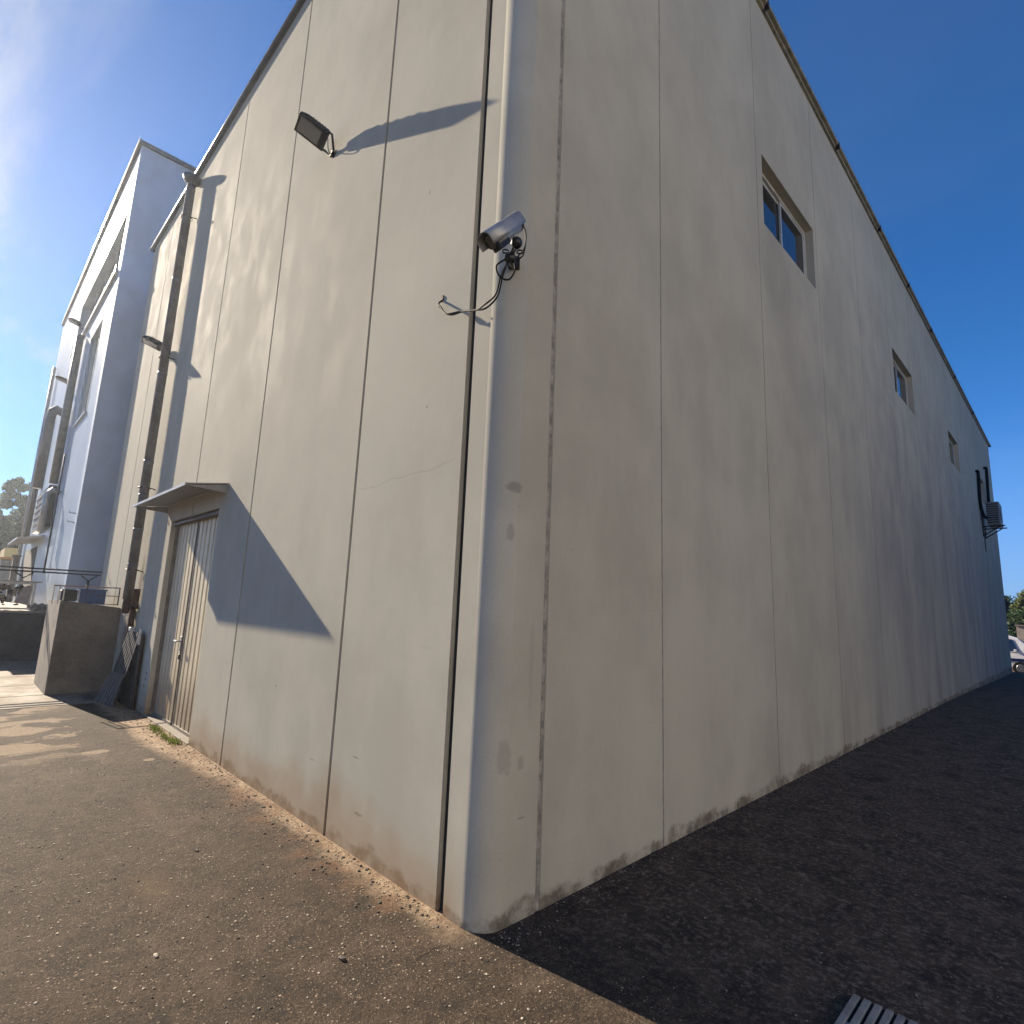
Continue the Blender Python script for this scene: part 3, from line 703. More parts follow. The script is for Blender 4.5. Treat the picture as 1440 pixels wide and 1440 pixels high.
for sgn in (-1, 1):
    q = MB(); ce = kn.lerp(ballc, 0.42) + Vector((0.70, 0.70, 0.0))*0.042*sgn
    q.tube([ce + (Vector((0.7, 0.7, 0))*math.cos(t) + Vector((0, 0, 1))*math.sin(t)*0.65)*0.018 for t in [i*2*math.pi/14 for i in range(15)]], 0.0045, 6); q.make('wing_nut', M['black'], cc_)
def smooth_path(P_, n=8):
    P_ = [Vector(p) for p in P_]; o = []
    for i in range(len(P_)-1):
        a = P_[max(i-1, 0)]; b_ = P_[i]; c_ = P_[i+1]; d_ = P_[min(i+2, len(P_)-1)]
        for k_ in range(n):
            t = k_/n
            o.append(0.5*((2*b_) + (c_-a)*t + (2*a-5*b_+4*c_-d_)*t*t + (3*b_-a-3*c_+d_)*t**3))
    o.append(P_[-1]); return o
rear = ra - d*0.0 - upv*0.0
q = MB()
q.tube(smooth_path([ra - d*0.002, ra - d*0.025 - upv*0.01, ra + d*0.01 - upv*0.075 + sidev*-0.02, ballc + Vector((0.02, 0.045, -0.02)), kn + Vector((0.02, 0.04, 0.02))]), 0.004, 6)
q.tube(smooth_path([ra + upv*0.02, ra - d*0.035 + upv*0.0, ra + d*0.0 - upv*0.085, ballc + Vector((0.01, 0.05, -0.05)), kn + Vector((0.01, 0.04, 0.0))]), 0.004, 6)
q.make('rear_cable', M['cable'], cc_)
# two cables sagging from the bracket round the corner into a hole in the gable wall
hole = Vector((-0.66, 0.0, 3.652))
for off in (0.0, 0.016):
    q = MB()
    q.tube(smooth_path([kn + Vector((-0.01, 0, -0.01)), kn + Vector((-0.03-off, -0.02, -0.10)), Vector((0.0-off, -0.09, 3.37+off)), Vector((-0.10, -0.085-off, 3.335+off*0.8)), Vector((-0.22, -0.065, 3.375)), Vector((-0.36-off, -0.05, 3.425+off*0.5)), Vector((-0.50-off, -0.045-off, 3.455+off*0.4)), Vector((-0.60, -0.05, 3.53+off)), Vector((-0.655, -0.03, 3.60)), hole + Vector((0, 0.01, 0))]), 0.0055, 6)
    q.make('cable', M['cable'], cc_)
q = MB()
q.tube(smooth_path([kn + Vector((0.0, 0.03, 0)), kn + Vector((0.01, 0.035, -0.06)), kn + Vector((-0.01, 0.01, -0.125)), kn + Vector((-0.035, -0.04, -0.12)), kn + Vector((-0.045, -0.06, -0.06)), kn + Vector((-0.02, -0.02, -0.01))]), 0.0055, 6)
q.make('cable_loop', M['cable'], cc_)
q = MB(); q.tube([hole + Vector((0, 0.004, 0)), hole + Vector((0, -0.006, 0))], [0.03, 0.018], 10); q.make('cable_gland', M['rust'], cc_)

# ---------------------------------------------------------------- concrete block by the wall, with rail and boxes
blk = thing('concrete_block', 'chunky grey concrete enclosure standing against the gable wall left of the door', 'concrete block', (-9.87, -0.4, 0))
q = MB()
q.bm.free(); q.bm = bmesh.new()
v = [(-10.65, -0.82, 0), (-9.09, -0.82, 0), (-9.09, -0.003, 0), (-10.65, -0.003, 0)]
tz = [1.42, 1.44, 1.34, 1.34]
A = [q.bm.verts.new(p) for p in v]; B = [q.bm.verts.new((p[0], p[1], z)) for p, z in zip(v, tz)]
q.bm.faces.new(A[::-1]); q.bm.faces.new(B)
for i in range(4): q.bm.faces.new((A[i], A[(i+1) % 4], B[(i+1) % 4], B[i]))
bmesh.ops.bevel(q.bm, geom=q.bm.edges[:], offset=0.012, segments=2, affect='EDGES')
q.make('block_body', M['concrete'], blk)
rl = thing('handrail', 'thin faded metal handrail running along the top of the concrete enclosure', 'railing', (-9.12, -0.4, 1.42))
rx = -9.13
q = MB(); q.box((rx-0.012, -0.93, 1.655), (rx+0.012, -0.05, 1.675), 0.003); q.make('top_rail', M['redrail'], rl)
for z in (1.53, 1.395): 
    q = MB(); q.box((rx-0.006, -0.36, z-0.006), (rx+0.006, -0.05, z+0.006)); q.make('lower_rail', M['darksteel'], rl)
for y in (-0.92, -0.85, -0.79, -0.06):
    q = MB(); q.box((rx-0.008, y-0.008, 1.38), (rx+0.008, y+0.008, 1.655)); q.make('post', M['darksteel'] if y > -0.1 else M['trimlight'], rl)
# blue crate
bc = thing('blue_crate', 'blue plastic crate on top of the concrete enclosure', 'crate', (-9.8, -0.33, 1.36))
q = MB(); x0, x1, y0, y1, z0, z1 = -10.1, -9.62, -0.52, -0.16, 1.385, 1.61
q.box((x0, y0, z0), (x1, y1, z0+0.015))
for (a, b_) in (((x0, y0), (x1, y0+0.012)), ((x0, y1-0.012), (x1, y1)), ((x0, y0+0.012), (x0+0.012, y1-0.012)), ((x1-0.012, y0+0.012), (x1, y1-0.012))):
    q.box((a[0], a[1], z0+0.015), (b_[0], b_[1], z1))
q.make('crate_body', M['blue'], bc)
q = MB(); q.box((x0-0.015, y0-0.015, z1), (x1+0.015, y0+0.012, z1+0.018)); q.box((x0-0.015, y1-0.012, z1), (x1+0.015, y1+0.015, z1+0.018)); q.box((x1-0.012, y0+0.012, z1), (x1+0.015, y1-0.012, z1+0.018)); q.box((x0-0.015, y0+0.012, z1), (x0+0.012, y1-0.012, z1+0.018))
q.make('rim', M['blue'], bc)
for y in (-0.46, -0.40, -0.34, -0.28, -0.22):
    q = MB(); q.box((x1, y-0.006, z0+0.02), (x1+0.008, y+0.006, z1)); q.make('rib', M['blue'], bc)
dbx = MB(); dbx.box((-9.95, -0.78, 1.425), (-9.55, -0.56, 1.60), 0.01); dbx.box((-9.93, -0.76, 1.60), (-9.57, -0.58, 1.615)); tag(dbx.make('tool_box', M['darksteel']), 'dark metal box beside the blue crate on the concrete enclosure', 'box')

# ribbed panels leaning in the corner beside the enclosure
def leaning(name, p0, p1, q0, q1, n, mat, lab, cat, battens=True):
    """ribbed sheet: bottom edge p0-p1, top edge q0-q1"""
    t = thing(name, lab, cat, p0, 'ribbed panels leaning by the enclosure')
    p0, p1, q0, q1 = map(Vector, (p0, p1, q0, q1))
    nn = (p1-p0).cross(q0-p0).normalized()
    if nn.y > 0: nn = -nn
    for k_ in range(n):
        a = k_/n; b_ = (k_+0.62)/n
        A = p0.lerp(p1, a); B = p0.lerp(p1, b_); C = q0.lerp(q1, b_); D = q0.lerp(q1, a)
        s = MB(); s.poly_ext([A, B, C, D], nn*0.018); s.make('slat', M[mat], t)
    for f in (0.02, 0.5, 0.93):
        s = MB(); A = p0.lerp(q0, f); B = p1.lerp(q1, f); C = p1.lerp(q1, f+0.06); D = p0.lerp(q0, f+0.06)
        s.poly_ext([A, B, C, D], nn*-0.012); s.make('batten', M[mat], t)
    return t
M['greyslat'] = plain('grey_slats', (0.12, 0.12, 0.13), 0.7, 0.0, var=0.25)
M['darkslat'] = plain('blue_grey_slats', (0.05, 0.054, 0.065), 0.7, 0.1, var=0.25)
leaning('slatted_panel', (-8.22, -0.31, 0.0), (-7.50, -0.21, 0.0), (-8.14, -0.17, 0.43), (-7.42, -0.14, 0.45), 7, 'greyslat', 'grey slatted panel with its foot on the ground, lower of the leaning pair', 'slatted panel')
leaning('slatted_panel', (-8.08, -0.16, 0.44), (-7.38, -0.12, 0.45), (-7.95, -0.065, 1.03), (-7.22, -0.05, 1.05), 7, 'darkslat', 'darker slatted panel above the other, leaning back to the gable wall', 'slatted panel')
q = MB(); q.box((-8.12, -0.06, 0.0), (-7.2, -0.035, 1.0)); q.box((-8.12, -0.16, 0.0), (-8.07, -0.06, 0.44)); tag(q.make('support_board', M['darksteel']), 'dark board standing upright against the wall behind the slatted panels', 'board')
q = MB(); q.box((-7.72, -0.13, 1.045), (-7.62, -0.07, 1.10), 0.008); tag(q.make('paint_cup', M['white']), 'small white cup on top of the leaning slatted panels', 'cup')
q = MB(); q.box((-7.20, -0.10, 0.88), (-7.185, -0.07, 1.10), 0.004); tag(q.make('white_strip', M['white']), 'narrow white strip standing at the right edge of the slatted panels', 'strip')
q = MB(); q.box((-8.75, -0.42, 0.0), (-8.25, -0.30, 0.03), 0.004); tag(q.make('plank', M['darkslat']), 'short plank lying on the ground beside the slatted panel', 'plank')

# ---------------------------------------------------------------- loading dock and the yard beyond
dk = MB(); dk.box((-120, -120, -0.5), (-14.7, 60, 1.05), 0.0)
dock = dk.make('raised_yard', M['dockwall']); dock['kind'] = 'structure'
t_ = MB(); t_.box((-120, -120, 1.05), (-14.66, 60, 1.09)); t_.make('yard_surface', M['docktop'], dock)
# stillage with scrap on the dock
sx = -15.25
stl = thing('wire_stillage', 'square steel stillage filled with scrap standing on the dock edge', 'crate', (sx, -1, 1.09))
F = MB(); y0, y1, z0, z1 = -1.45, -0.66, 1.14, 1.74
q = MB()
for y in (y0, y1): q.box((sx-0.03, y-0.025, 1.09), (sx+0.03, y+0.025, z1))
for y in (y0, y1): q.box((sx-0.83, y-0.025, 1.09), (sx-0.77, y+0.025, z1))
q.make('upright', M['trimlight'], stl)
for (xa_, za_, zb_) in ((sx, z1-0.04, z1), (sx, z0-0.03, z0+0.01), (sx-0.8, z1-0.04, z1)):
    F = MB(); F.box((xa_-0.03, y0+0.025, za_), (xa_+0.03, y1-0.025, zb_)); F.make('rail', M['trimlight'], stl)
q = MB(); q.box((sx-0.9, y0-0.1, z1+0.002), (sx+0.06, y1+0.12, z1+0.03)); q.make('lid', M['beigewall'], stl)
rb_ = random.Random(5)
for k_ in range(38):
    q = MB(); s = rb_.uniform(0.03, 0.09); cpt = Vector((sx-0.05-rb_.uniform(0, 0.5), rb_.uniform(y0+0.07, y1-0.07), rb_.uniform(z0+0.05, z1-0.12)))
    bmesh.ops.create_icosphere(q.bm, subdivisions=1, radius=s, matrix=Matrix.Translation(cpt) @ Matrix.Diagonal((1, rb_.uniform(0.5, 1.2), rb_.uniform(0.5, 1.3), 1)))
    q.make('scrap_lump', M['rubble'] if k_ % 3 else M['core'], stl)
q = MB(); q.poly_ext([(sx-0.02, -0.98, 1.28), (sx-0.02, -0.74, 1.22), (sx-0.02, -0.70, 1.62), (sx-0.02, -0.86, 1.64)], (-0.01, 0, 0)); q.make('sheet_offcut', M['beigewall'], stl)
F.bm = None
# steel beam rack crossing in front of the alley
rk = thing('beam_rack', 'pair of long dark steel beams on V brackets crossing above the concrete enclosure', 'steel rack', (-11.9, -0.5, 0))
for (x, z) in ((-11.9, 1.985), (-11.98, 1.925)):
    q = MB(); q.box((x-0.03, -2.6, z-0.014), (x+0.03, 0.22 if x > -11.95 else 0.08, z+0.014), 0.003); q.make('beam', M['darksteel'], rk)
for y in (-2.45, -1.12, -0.12):
    q = MB(); q.tube([(-11.92, y-0.13, 1.90), (-11.92, y, 1.80), (-11.92, y+0.13, 1.90)], 0.014, 6); q.make('v_bracket', M['darksteel'], rk)
    if y != -1.12: q = MB(); q.tube([(-11.92, y, 0), (-11.92, y, 1.80)], 0.022, 8); q.make('post', M['darksteel'], rk)
q = MB(); q.tube([(-11.92, 0.10, 1.96), (-11.92, 0.18, 1.87)], 0.012, 6); q.make('brace', M['darksteel'], rk)

# ---------------------------------------------------------------- second building
B2X, B2Y, B2Z = -13.0, -0.35, 12.42
fb = thing('factory_building', 'tall pale blue factory block rising behind the left end of the cream warehouse', 'building', (-20, 4, 0))
q = MB(); XE = -26.6
# body with the long loggia opening and slot window cut in
us = sorted([XE, -20.25, -16.25, -14.5, -13.35, B2X]); zs_ = sorted([0, 5.92, 8.40, 9.2, 10.85, B2Z]); us[-1] = B2X-0.3
holes2 = [(-20.25, -13.35, 9.2, 10.85), (-16.25, -14.5, 5.92, 8.40)]
def grid_wall(us, zs_, holes, y0, th, mb_):
    V = {}
    def vt(u, z, d):
        k_ = (round(u, 3), round(z, 3), d)
        if k_ not in V: V[k_] = mb_.bm.verts.new((u, y0+th*d, z))
        return V[k_]
    def sol(i, j):
        if not (0 <= i < len(us)-1 and 0 <= j < len(zs_)-1): return False
        cu = (us[i]+us[i+1])/2; cz = (zs_[j]+zs_[j+1])/2
        return not any(h_[0] < cu < h_[1] and h_[2] < cz < h_[3] for h_ in holes)
    for i in range(len(us)-1):
        for j in range(len(zs_)-1):
            if not sol(i, j): continue
            a, c_, lo, hi = us[i], us[i+1], zs_[j], zs_[j+1]
            for d_ in (0, 1): mb_.bm.faces.new((vt(a, lo, d_), vt(c_, lo, d_), vt(c_, hi, d_), vt(a, hi, d_)))
            if not sol(i-1, j): mb_.bm.faces.new((vt(a, lo, 0), vt(a, hi, 0), vt(a, hi, 1), vt(a, lo, 1)))
            if not sol(i+1, j): mb_.bm.faces.new((vt(c_, lo, 0), vt(c_, hi, 0), vt(c_, hi, 1), vt(c_, lo, 1)))
            if not sol(i, j-1): mb_.bm.faces.new((vt(a, lo, 0), vt(c_, lo, 0), vt(c_, lo, 1), vt(a, lo, 1)))
            if not sol(i, j+1): mb_.bm.faces.new((vt(a, hi, 0), vt(c_, hi, 0), vt(c_, hi, 1), vt(a, hi, 1)))
grid_wall(us, zs_, holes2, B2Y, 0.35, q)
q.make('front_wall', M['wall2'], fb)
q = MB(); q.box((XE, B2Y+0.351, 0), (B2X-0.001, 9.0, B2Z-0.3)); 
q.make('body', M['wall2'], fb)
q = MB(); q.box((B2X-0.2995, B2Y, 0), (B2X, 9.0, B2Z)); q.make('side_wall', M['wall3'], fb)
q = MB(); q.box((XE-0.05, B2Y-0.06, B2Z), (B2X+0.07, 9.1, B2Z+0.10)); q.make('roof_edge', M['trim'], fb)
q = MB(); q.box((XE-0.06, B2Y-0.075, B2Z+0.03), (B2X+0.08, B2Y-0.062, B2Z+0.13)); q.make('roof_lip', M['trimlight'], fb)
lg = MB(); lg.box((-20.25, B2Y+0.22, 9.2), (-13.35, B2Y+0.25, 10.85)); pane = lg.make('window_band', M['glass2'], fb)
for x in (-18.6, -17.0, -15.4, -14.2):
    q = MB(); q.box((x-0.03, B2Y+0.16, 9.2), (x+0.03, B2Y+0.22, 10.85)); q.make('mullion', M['trimlight'], pane)
q = MB(); q.box((-20.4, B2Y-0.07, 9.10), (-13.25, B2Y+0.15, 9.19), 0.01); q.make('sill', M['trimlight'], fb)
q = MB(); q.box((-16.25, B2Y+0.12, 5.92), (-14.5, B2Y+0.14, 8.40)); pane = q.make('slot_window', M['glassgreen'], fb)
for x in (-16.22, -15.38, -14.53):
    q = MB(); q.box((x-0.025, B2Y+0.07, 5.92), (x+0.025, B2Y+0.12, 8.40)); q.make('mullion', M['alu'], pane)
q = MB(); q.box((-16.3, B2Y-0.05, 5.87), (-14.45, B2Y+0.06, 5.915)); q.make('sill', M['trimlight'], pane)
# loading bay recess and canopy at the far end
q = MB(); q.box((-20.9, B2Y-0.18, 3.3), (-17.9, B2Y-0.004, 4.5), 0.02); bay = q.make('louvre_housing', M['darksteel'], fb)
for z in (3.5, 3.7, 3.9, 4.1, 4.3):
    q = MB(); q.box((-20.8, B2Y-0.205, z), (-18.0, B2Y-0.182, z+0.05)); q.make('louvre', M['floodbody'], bay)
q = MB(); q.poly_ext([(-22.6, B2Y-0.003, 3.10), (-22.6, B2Y-0.6, 2.98), (-22.6, B2Y-0.6, 3.03), (-22.6, B2Y-0.003, 3.15)], (3.6, 0, 0)); q.make('bay_canopy', M['trimlight'], fb)
q = MB(); q.box((-24.3, B2Y-0.01, 1.1), (-20.4, B2Y-0.002, 2.9)); q.make('bay_door', M['dockwall'], fb)
for (x, yy, z0, z1, r_, mt_) in ((-17.6, 0.13, 4.5, 8.9, 0.10, 'trim'), (-23.2, 0.12, 3.3, 7.9, 0.07, 'trim'), (-25.4, 0.10, 1.1, 10.2, 0.06, 'trimlight'), (-16.7, 0.07, 2.0, 5.2, 0.02, 'darksteel')):
    q = MB(); q.tube([(x, B2Y-yy, z0), (x, B2Y-yy, z1)], r_, 14); q.make('downpipe', M[mt_], fb)
# swan-necked duct
q = MB()
q.tube([(-19.4, B2Y-0.02, 6.95), (-19.4, B2Y-0.25, 7.05), (-19.4, B2Y-0.30, 6.98), (-19.4, B2Y-0.33, 6.75), (-19.4, B2Y-0.33, 4.55)], 0.12, 16); q.make('swan_neck_duct', M['steel'], fb)
q = MB(); q.tube([(-16.9, B2Y-0.02, 4.15), (-16.9, B2Y-0.18, 4.22), (-16.9, B2Y-0.28, 4.1), (-16.9, B2Y-0.28, 3.1)], 0.07, 12); q.make('vent_elbow', M['trimlight'], fb)
for z in (3.28, 3.08):
    q = MB(); q.tube([(-13.3, B2Y-0.0, z), (-13.3, B2Y-0.12, z), (-13.3, B2Y-0.12, z+0.05)], 0.012, 6); q.make('wall_hook', M['trimlight'], fb)
fl3 = copy_thing(fl1, (-16.3, B2Y, 3.65), 'floodlight on the pale blue factory wall at its far upper end')
fl4 = copy_thing(fl1, (-17.0, B2Y, 1.95), 'floodlight low on the factory wall just above the swan neck duct')

# ---------------------------------------------------------------- AC unit on the far end of the long wall
ac = thing('air_conditioner', 'grey outdoor air conditioner unit on wall brackets beside the last window', 'air conditioner', (0, 23.5, 5.0))
AY, AZ = 23.4, 5.15
q = MB(); q.box((0.16, AY, AZ), (0.52, AY+0.95, AZ+0.80), 0.02); body = q.make('casing', M['acwhite'], ac)
q = MB(); q.tube([(0.52, AY+0.36, AZ+0.40), (0.535, AY+0.36, AZ+0.40)], 0.28, 24); fan = q.make('fan_grille', M['black'], ac)
for k_ in range(7):
    q = MB(); q.box((0.535, AY+0.10, AZ+0.14+k_*0.085), (0.542, AY+0.62, AZ+0.155+k_*0.085)); q.make('grille_bar', M['acwhite'], fan)
for z in range(9):
    q = MB(); q.box((0.18, AY-0.008, AZ+0.06+z*0.08), (0.48, AY-0.001, AZ+0.10+z*0.08)); q.make('side_louvre', M['black'], body)
for y in (AY+0.12, AY+0.83):
    q = MB(); q.box((0.0, y-0.02, AZ-0.06), (0.62, y+0.02, AZ-0.02)); q.box((0.0, y-0.02, AZ-0.40), (0.03, y+0.02, AZ-0.06)); q.poly_ext([(0.03, y-0.015, AZ-0.38), (0.50, y-0.015, AZ-0.062), (0.44, y-0.015, AZ-0.062), (0.03, y-0.015, AZ-0.33)], (0, 0.03, 0)); q.make('wall_bracket', M['darksteel'], ac)
for k_, (y, zt) in enumerate(((23.15, 7.05), (25.95, 7.75))):
    q = MB()
    if k_ == 0: q.tube(smooth_path([(0.0, y, zt), (0.06, y, zt), (0.07, y+0.02, zt-0.12), (0.06, y, zt-0.5), (0.05, y+0.0, AZ+0.7), (0.10, y+0.12, AZ+0.3), (0.18, AY+0.01, AZ+0.25)], 6), 0.05, 8)
    else: q.tube(smooth_path([(0.0, y, zt), (0.08, y, zt), (0.09, y, zt-0.12), (0.08, y, zt-0.6), (0.06, y-0.1, AZ+0.9), (0.12, y-0.5, AZ+0.6), (0.2, AY+0.95, AZ+0.5)], 6), 0.05, 8)
    q.make('insulated_pipe', M['cable'], ac)
q = MB(); q.tube(smooth_path([(0.1, AY+0.3, AZ), (0.03, AY+0.3, AZ-0.3), (0.02, AY+0.34, AZ-0.9)], 6), 0.012, 6); q.make('drain_hose', M['cable'], ac)

# ---------------------------------------------------------------- floor grate
gr = thing('drain_grate', 'grey slotted metal drain grate lying in the dark asphalt by the lower edge', 'drain grate', (1.47, 0.82, 0))
q = MB(); q.box((1.355, 0.55, -0.0005), (1.60, 0.955, 0.004)); q.make('grate_pit', M['pit'], gr)
ca = math.radians(6)
for k_ in range(6):
    xa = 1.36 + k_*0.0405
    q = MB(); q.box((xa, 0.555, 0.004), (xa+0.027, 0.950, 0.017), 0.002); q.make('grate_bar', M['grate'], gr)
q = MB(); q.box((1.36, 0.72, 0.0045), (1.59, 0.74, 0.012)); q.make('cross_bar', M['grate'], gr)
gr.rotation_euler = (0, 0, 0)

# ---------------------------------------------------------------- loose material on the ground
def crumbs(name, n, fn, mat, rmin, rmax, label, cat, seed, flat=0.6):
    rnd = random.Random(seed); vs = []; fs = []
    t = (1+5**0.5)/2
    iv = [(-1, t, 0), (1, t, 0), (-1, -t, 0), (1, -t, 0), (0, -1, t), (0, 1, t), (0, -1, -t), (0, 1, -t), (t, 0, -1), (t, 0, 1), (-t, 0, -1), (-t, 0, 1)]
    fc = [(0,11,5),(0,5,1),(0,1,7),(0,7,10),(0,10,11),(1,5,9),(5,11,4),(11,10,2),(10,7,6),(7,1,8),(3,9,4),(3,4,2),(3,2,6),(3,6,8),(3,8,9),(4,9,5),(2,4,11),(6,2,10),(8,6,7),(9,8,1)]
    iv = [Vector(p).normalized() for p in iv]
    for _ in range(n):
        x, y = fn(rnd); r = rmin*(rmax/rmin)**(rnd.random()**2.0)
        q_ = Matrix.Rotation(rnd.uniform(0, 6.28), 3, 'Z') @ Matrix.Diagonal((r*rnd.uniform(0.7, 1.4), r, r*flat*rnd.uniform(0.6, 1.2)))
        base_ = len(vs)
        for p in iv: 
            w_ = q_ @ (p*rnd.uniform(0.8, 1.2)); vs.append((x+w_.x, y+w_.y, gz(x, y)+r*flat*0.35+w_.z))
        fs += [tuple(base_+i for i in f) for f in fc]
    me = bpy.data.meshes.new(name); me.from_pydata(vs, [], fs); me.materials.append(mat)
    o = bpy.data.objects.new(name, me); col.objects.link(o)
    tag(o, label, cat, kind='stuff'); return o
crumbs('gravel', 9000, lambda r: (2.2 - 7*r.random()**1.35, -0.02 - 2.4*r.random()), M['pebble'], 0.0013, 0.0068, 'pale grit scattered over the sunlit brown asphalt', 'gravel', 11)
crumbs('dark_gravel', 2600, lambda r: (2.2 - 8*r.random()**1.2, -0.02 - 2.6*r.random()), M['pebbledark'], 0.0015, 0.007, 'dark grit scattered over the sunlit brown asphalt', 'gravel', 12)
crumbs('shade_gravel', 900, lambda r: (0.05 + 2.6*r.random(), 0.2 + 5.5*r.random()**1.6), M['pebble'], 0.0015, 0.006, 'sparse pale grit on the shaded asphalt by the long wall', 'gravel', 13)
crumbs('sand_crumbs', 3000, lambda r: (-0.2 - 7.5*r.random(), -0.012 - 0.22*r.random()**1.6), M['sandstone'], 0.0015, 0.007, 'sandy crumbs gathered along the foot of the gable wall', 'rubble', 14)
crumbs('asphalt_crumbs', 700, lambda r: (-0.2 - 7*r.random(), -0.02 - 0.28*r.random()**1.4), M['pebbledark'], 0.002, 0.012, 'dark asphalt crumbs along the foot of the gable wall', 'rubble', 15)
for (x, y, r, lab, mt_) in ((-0.30, -0.57, 0.016, 'dark stone chip lying on the brown asphalt left of the corner', 'pebbledark'), (-0.86, -1.18, 0.012, 'flat pale stone on the asphalt near the left edge', 'pebble'), (-1.9, -0.72, 0.013, 'small dark stone in the middle of the sunlit asphalt', 'pebbledark')):
    q = MB(); bmesh.ops.create_icosphere(q.bm, subdivisions=2, radius=r, matrix=Matrix.Translation((x, y, r*0.3)) @ Matrix.Diagonal((1.5, 0.8, 0.5, 1)))
    for v_ in q.bm.verts: v_.co += Vector((random.uniform(-1, 1), random.uniform(-1, 1), random.uniform(-1, 1)))*r*0.14
    tag(q.make('stone', M[mt_]), lab, 'stone', 'loose stones on the asphalt')
crumbs('wall_foot_crumbs', 1500, lambda r: (0.012 + 0.11*r.random()**2.0, 0.15 + 14*r.random()**1.5), M['pebbledark'], 0.002, 0.012, 'dark crumbs along the foot of the long wall', 'rubble', 16)
crumbs('wall_foot_grit', 700, lambda r: (0.012 + 0.16*r.random()**2.0, 0.10 + 12*r.random()**1.7), M['pebble'], 0.0015, 0.007, 'pale grit along the foot of the long wall', 'gravel', 17)
# weeds on the door sill
rnd = random.Random(3); vs = []; fs = []
for k_ in range(520):
    cl = rnd.choice(((-5.0, -0.10, 0.13), (-4.92, -0.08, 0.10), (-5.25, -0.10, 0.2), (-5.65, -0.10, 0.16), (-5.8, -0.09, 0.12)))
    x = cl[0] + rnd.gauss(0, cl[2]*0.6); y = cl[1] + rnd.gauss(0, 0.03); 
    if y > -0.02: y = -0.03
    h_ = rnd.uniform(0.008, 0.042); a = rnd.uniform(0, 6.28); dx, dy = math.cos(a), math.sin(a); w_ = rnd.uniform(0.002, 0.005)
    lx, ly = rnd.uniform(-0.03, 0.03), rnd.uniform(-0.03, 0.01); b0 = len(vs)
    vs += [(x-dx*w_, y-dy*w_, 0), (x+dx*w_, y+dy*w_, 0), (x+dx*w_+lx*0.5, y+dy*w_+ly*0.5, h_*0.7), (x-dx*w_+lx*0.5, y-dy*w_+ly*0.5, h_*0.7), (x+lx, y+ly, h_)]
    fs += [(b0, b0+1, b0+2, b0+3), (b0+3, b0+2, b0+4)]
me = bpy.data.meshes.new('weeds'); me.from_pydata(vs, [], fs); me.materials.append(M['weed'])
o = bpy.data.objects.new('weeds', me); col.objects.link(o); tag(o, 'low bright green weeds growing along the sill of the ribbed door', 'weeds', kind='stuff')

# ---------------------------------------------------------------- trees
def tree(name, label, base, height, spread, n, mat, seed, group=None, crown0=0.15, leaf=0.22, conical=False):
    rnd = random.Random(seed); t = thing(name, label, 'tree', base, group)
    bx, by, bz = base
    q = MB(); q.tube([(bx, by, bz), (bx+0.05, by, bz+height*0.35), (bx, by+0.05, bz+height*0.8)], [height*0.022, height*0.016, height*0.005], 8)
    cl = []
    for k_ in range(64):
        f = rnd.random(); a = rnd.uniform(0, 6.28)
        if conical: rad = spread*(0.35 + 0.65*math.sin(math.pi*min(1, (1-f)*0.9+0.08)))*rnd.uniform(0.4, 1)
        else: rad = spread*math.sqrt(max(0.03, 1-(2*f-0.9)**2))*rnd.uniform(0.45, 1)
        zc = bz + height*(crown0 + (1-crown0)*f*0.96)
        cpt = Vector((bx+rad*math.cos(a)*0.8, by+rad*math.sin(a)*0.8, zc)); cl.append((cpt, spread*rnd.uniform(0.16, 0.34)*(1.0 if not conical else 0.8)))
        if k_ % 4 == 0: q.tube([(bx, by, max(bz+height*0.15, zc-rad*0.8)), cpt], [height*0.007, height*0.002], 5, cap=False)
    q.make('trunk', M['bark'], t)
    vs = []; fs = []
    for k_ in range(n):
        c_, r_ = rnd.choice(cl)
        p = Vector((rnd.gauss(0, 1), rnd.gauss(0, 1), rnd.gauss(0, 0.8))); p = p.normalized()*r_*rnd.random()**0.35
        p = c_ + p; s = leaf*rnd.uniform(0.5, 1.2)
        a = Vector((rnd.gauss(0, 1), rnd.gauss(0, 1), rnd.gauss(0, 1))).normalized(); b_ = a.orthogonal().normalized()
        b0 = len(vs); vs += [tuple(p-a*s*0.5), tuple(p+b_*s*0.28), tuple(p+a*s*0.5), tuple(p-b_*s*0.28)]; fs.append((b0, b0+1, b0+2, b0+3))
    me_ = bpy.data.meshes.new('crown'); me_.from_pydata(vs, [], fs); me_.materials.append(mat)
    o_ = bpy.data.objects.new('crown', me_); col.objects.link(o_); o_.parent = t; o_.matrix_parent_inverse = t.matrix_world.inverted()
    return t
TG = 'trees beyond the yard'
tree('poplar_tree', 'tall light green tree reaching above the hedge beside the factory', (-55, 0.85, 1.09), 9.5, 1.7, 14000, M['leafA'], 21, TG, 0.2, 0.24, True)
tree('bushy_tree', 'dark green tree at the left edge below the tall one', (-52, -0.9, 1.09), 6.1, 1.9, 12000, M['leafB'], 22, TG, 0.0, 0.26)
tree('bushy_tree', 'dark tree right under the poplar next to the factory wall', (-50, 0.9, 1.09), 5.3, 1.9, 12000, M['leafB'], 23, TG, 0.0, 0.26)
tree('bushy_tree', 'dark tree standing outside the left edge of the frame', (-56, -4.2, 1.09), 6.8, 2.6, 6000, M['leafB'], 24, TG, 0.05, 0.28)
RG = 'trees beyond the far end of the warehouse'
tree('olive_tree', 'sunlit olive green tree above the parked vehicle at the right edge', (-0.1, 54, -0.6), 5.2, 2.0, 14000, M['leafC'], 25, RG, 0.08, 0.22)
tree('olive_tree', 'lower darker tree right beside the end of the long wall', (-2.1, 55, -0.6), 4.6, 1.9, 12000, M['leafB'], 26, RG, 0.05, 0.22)
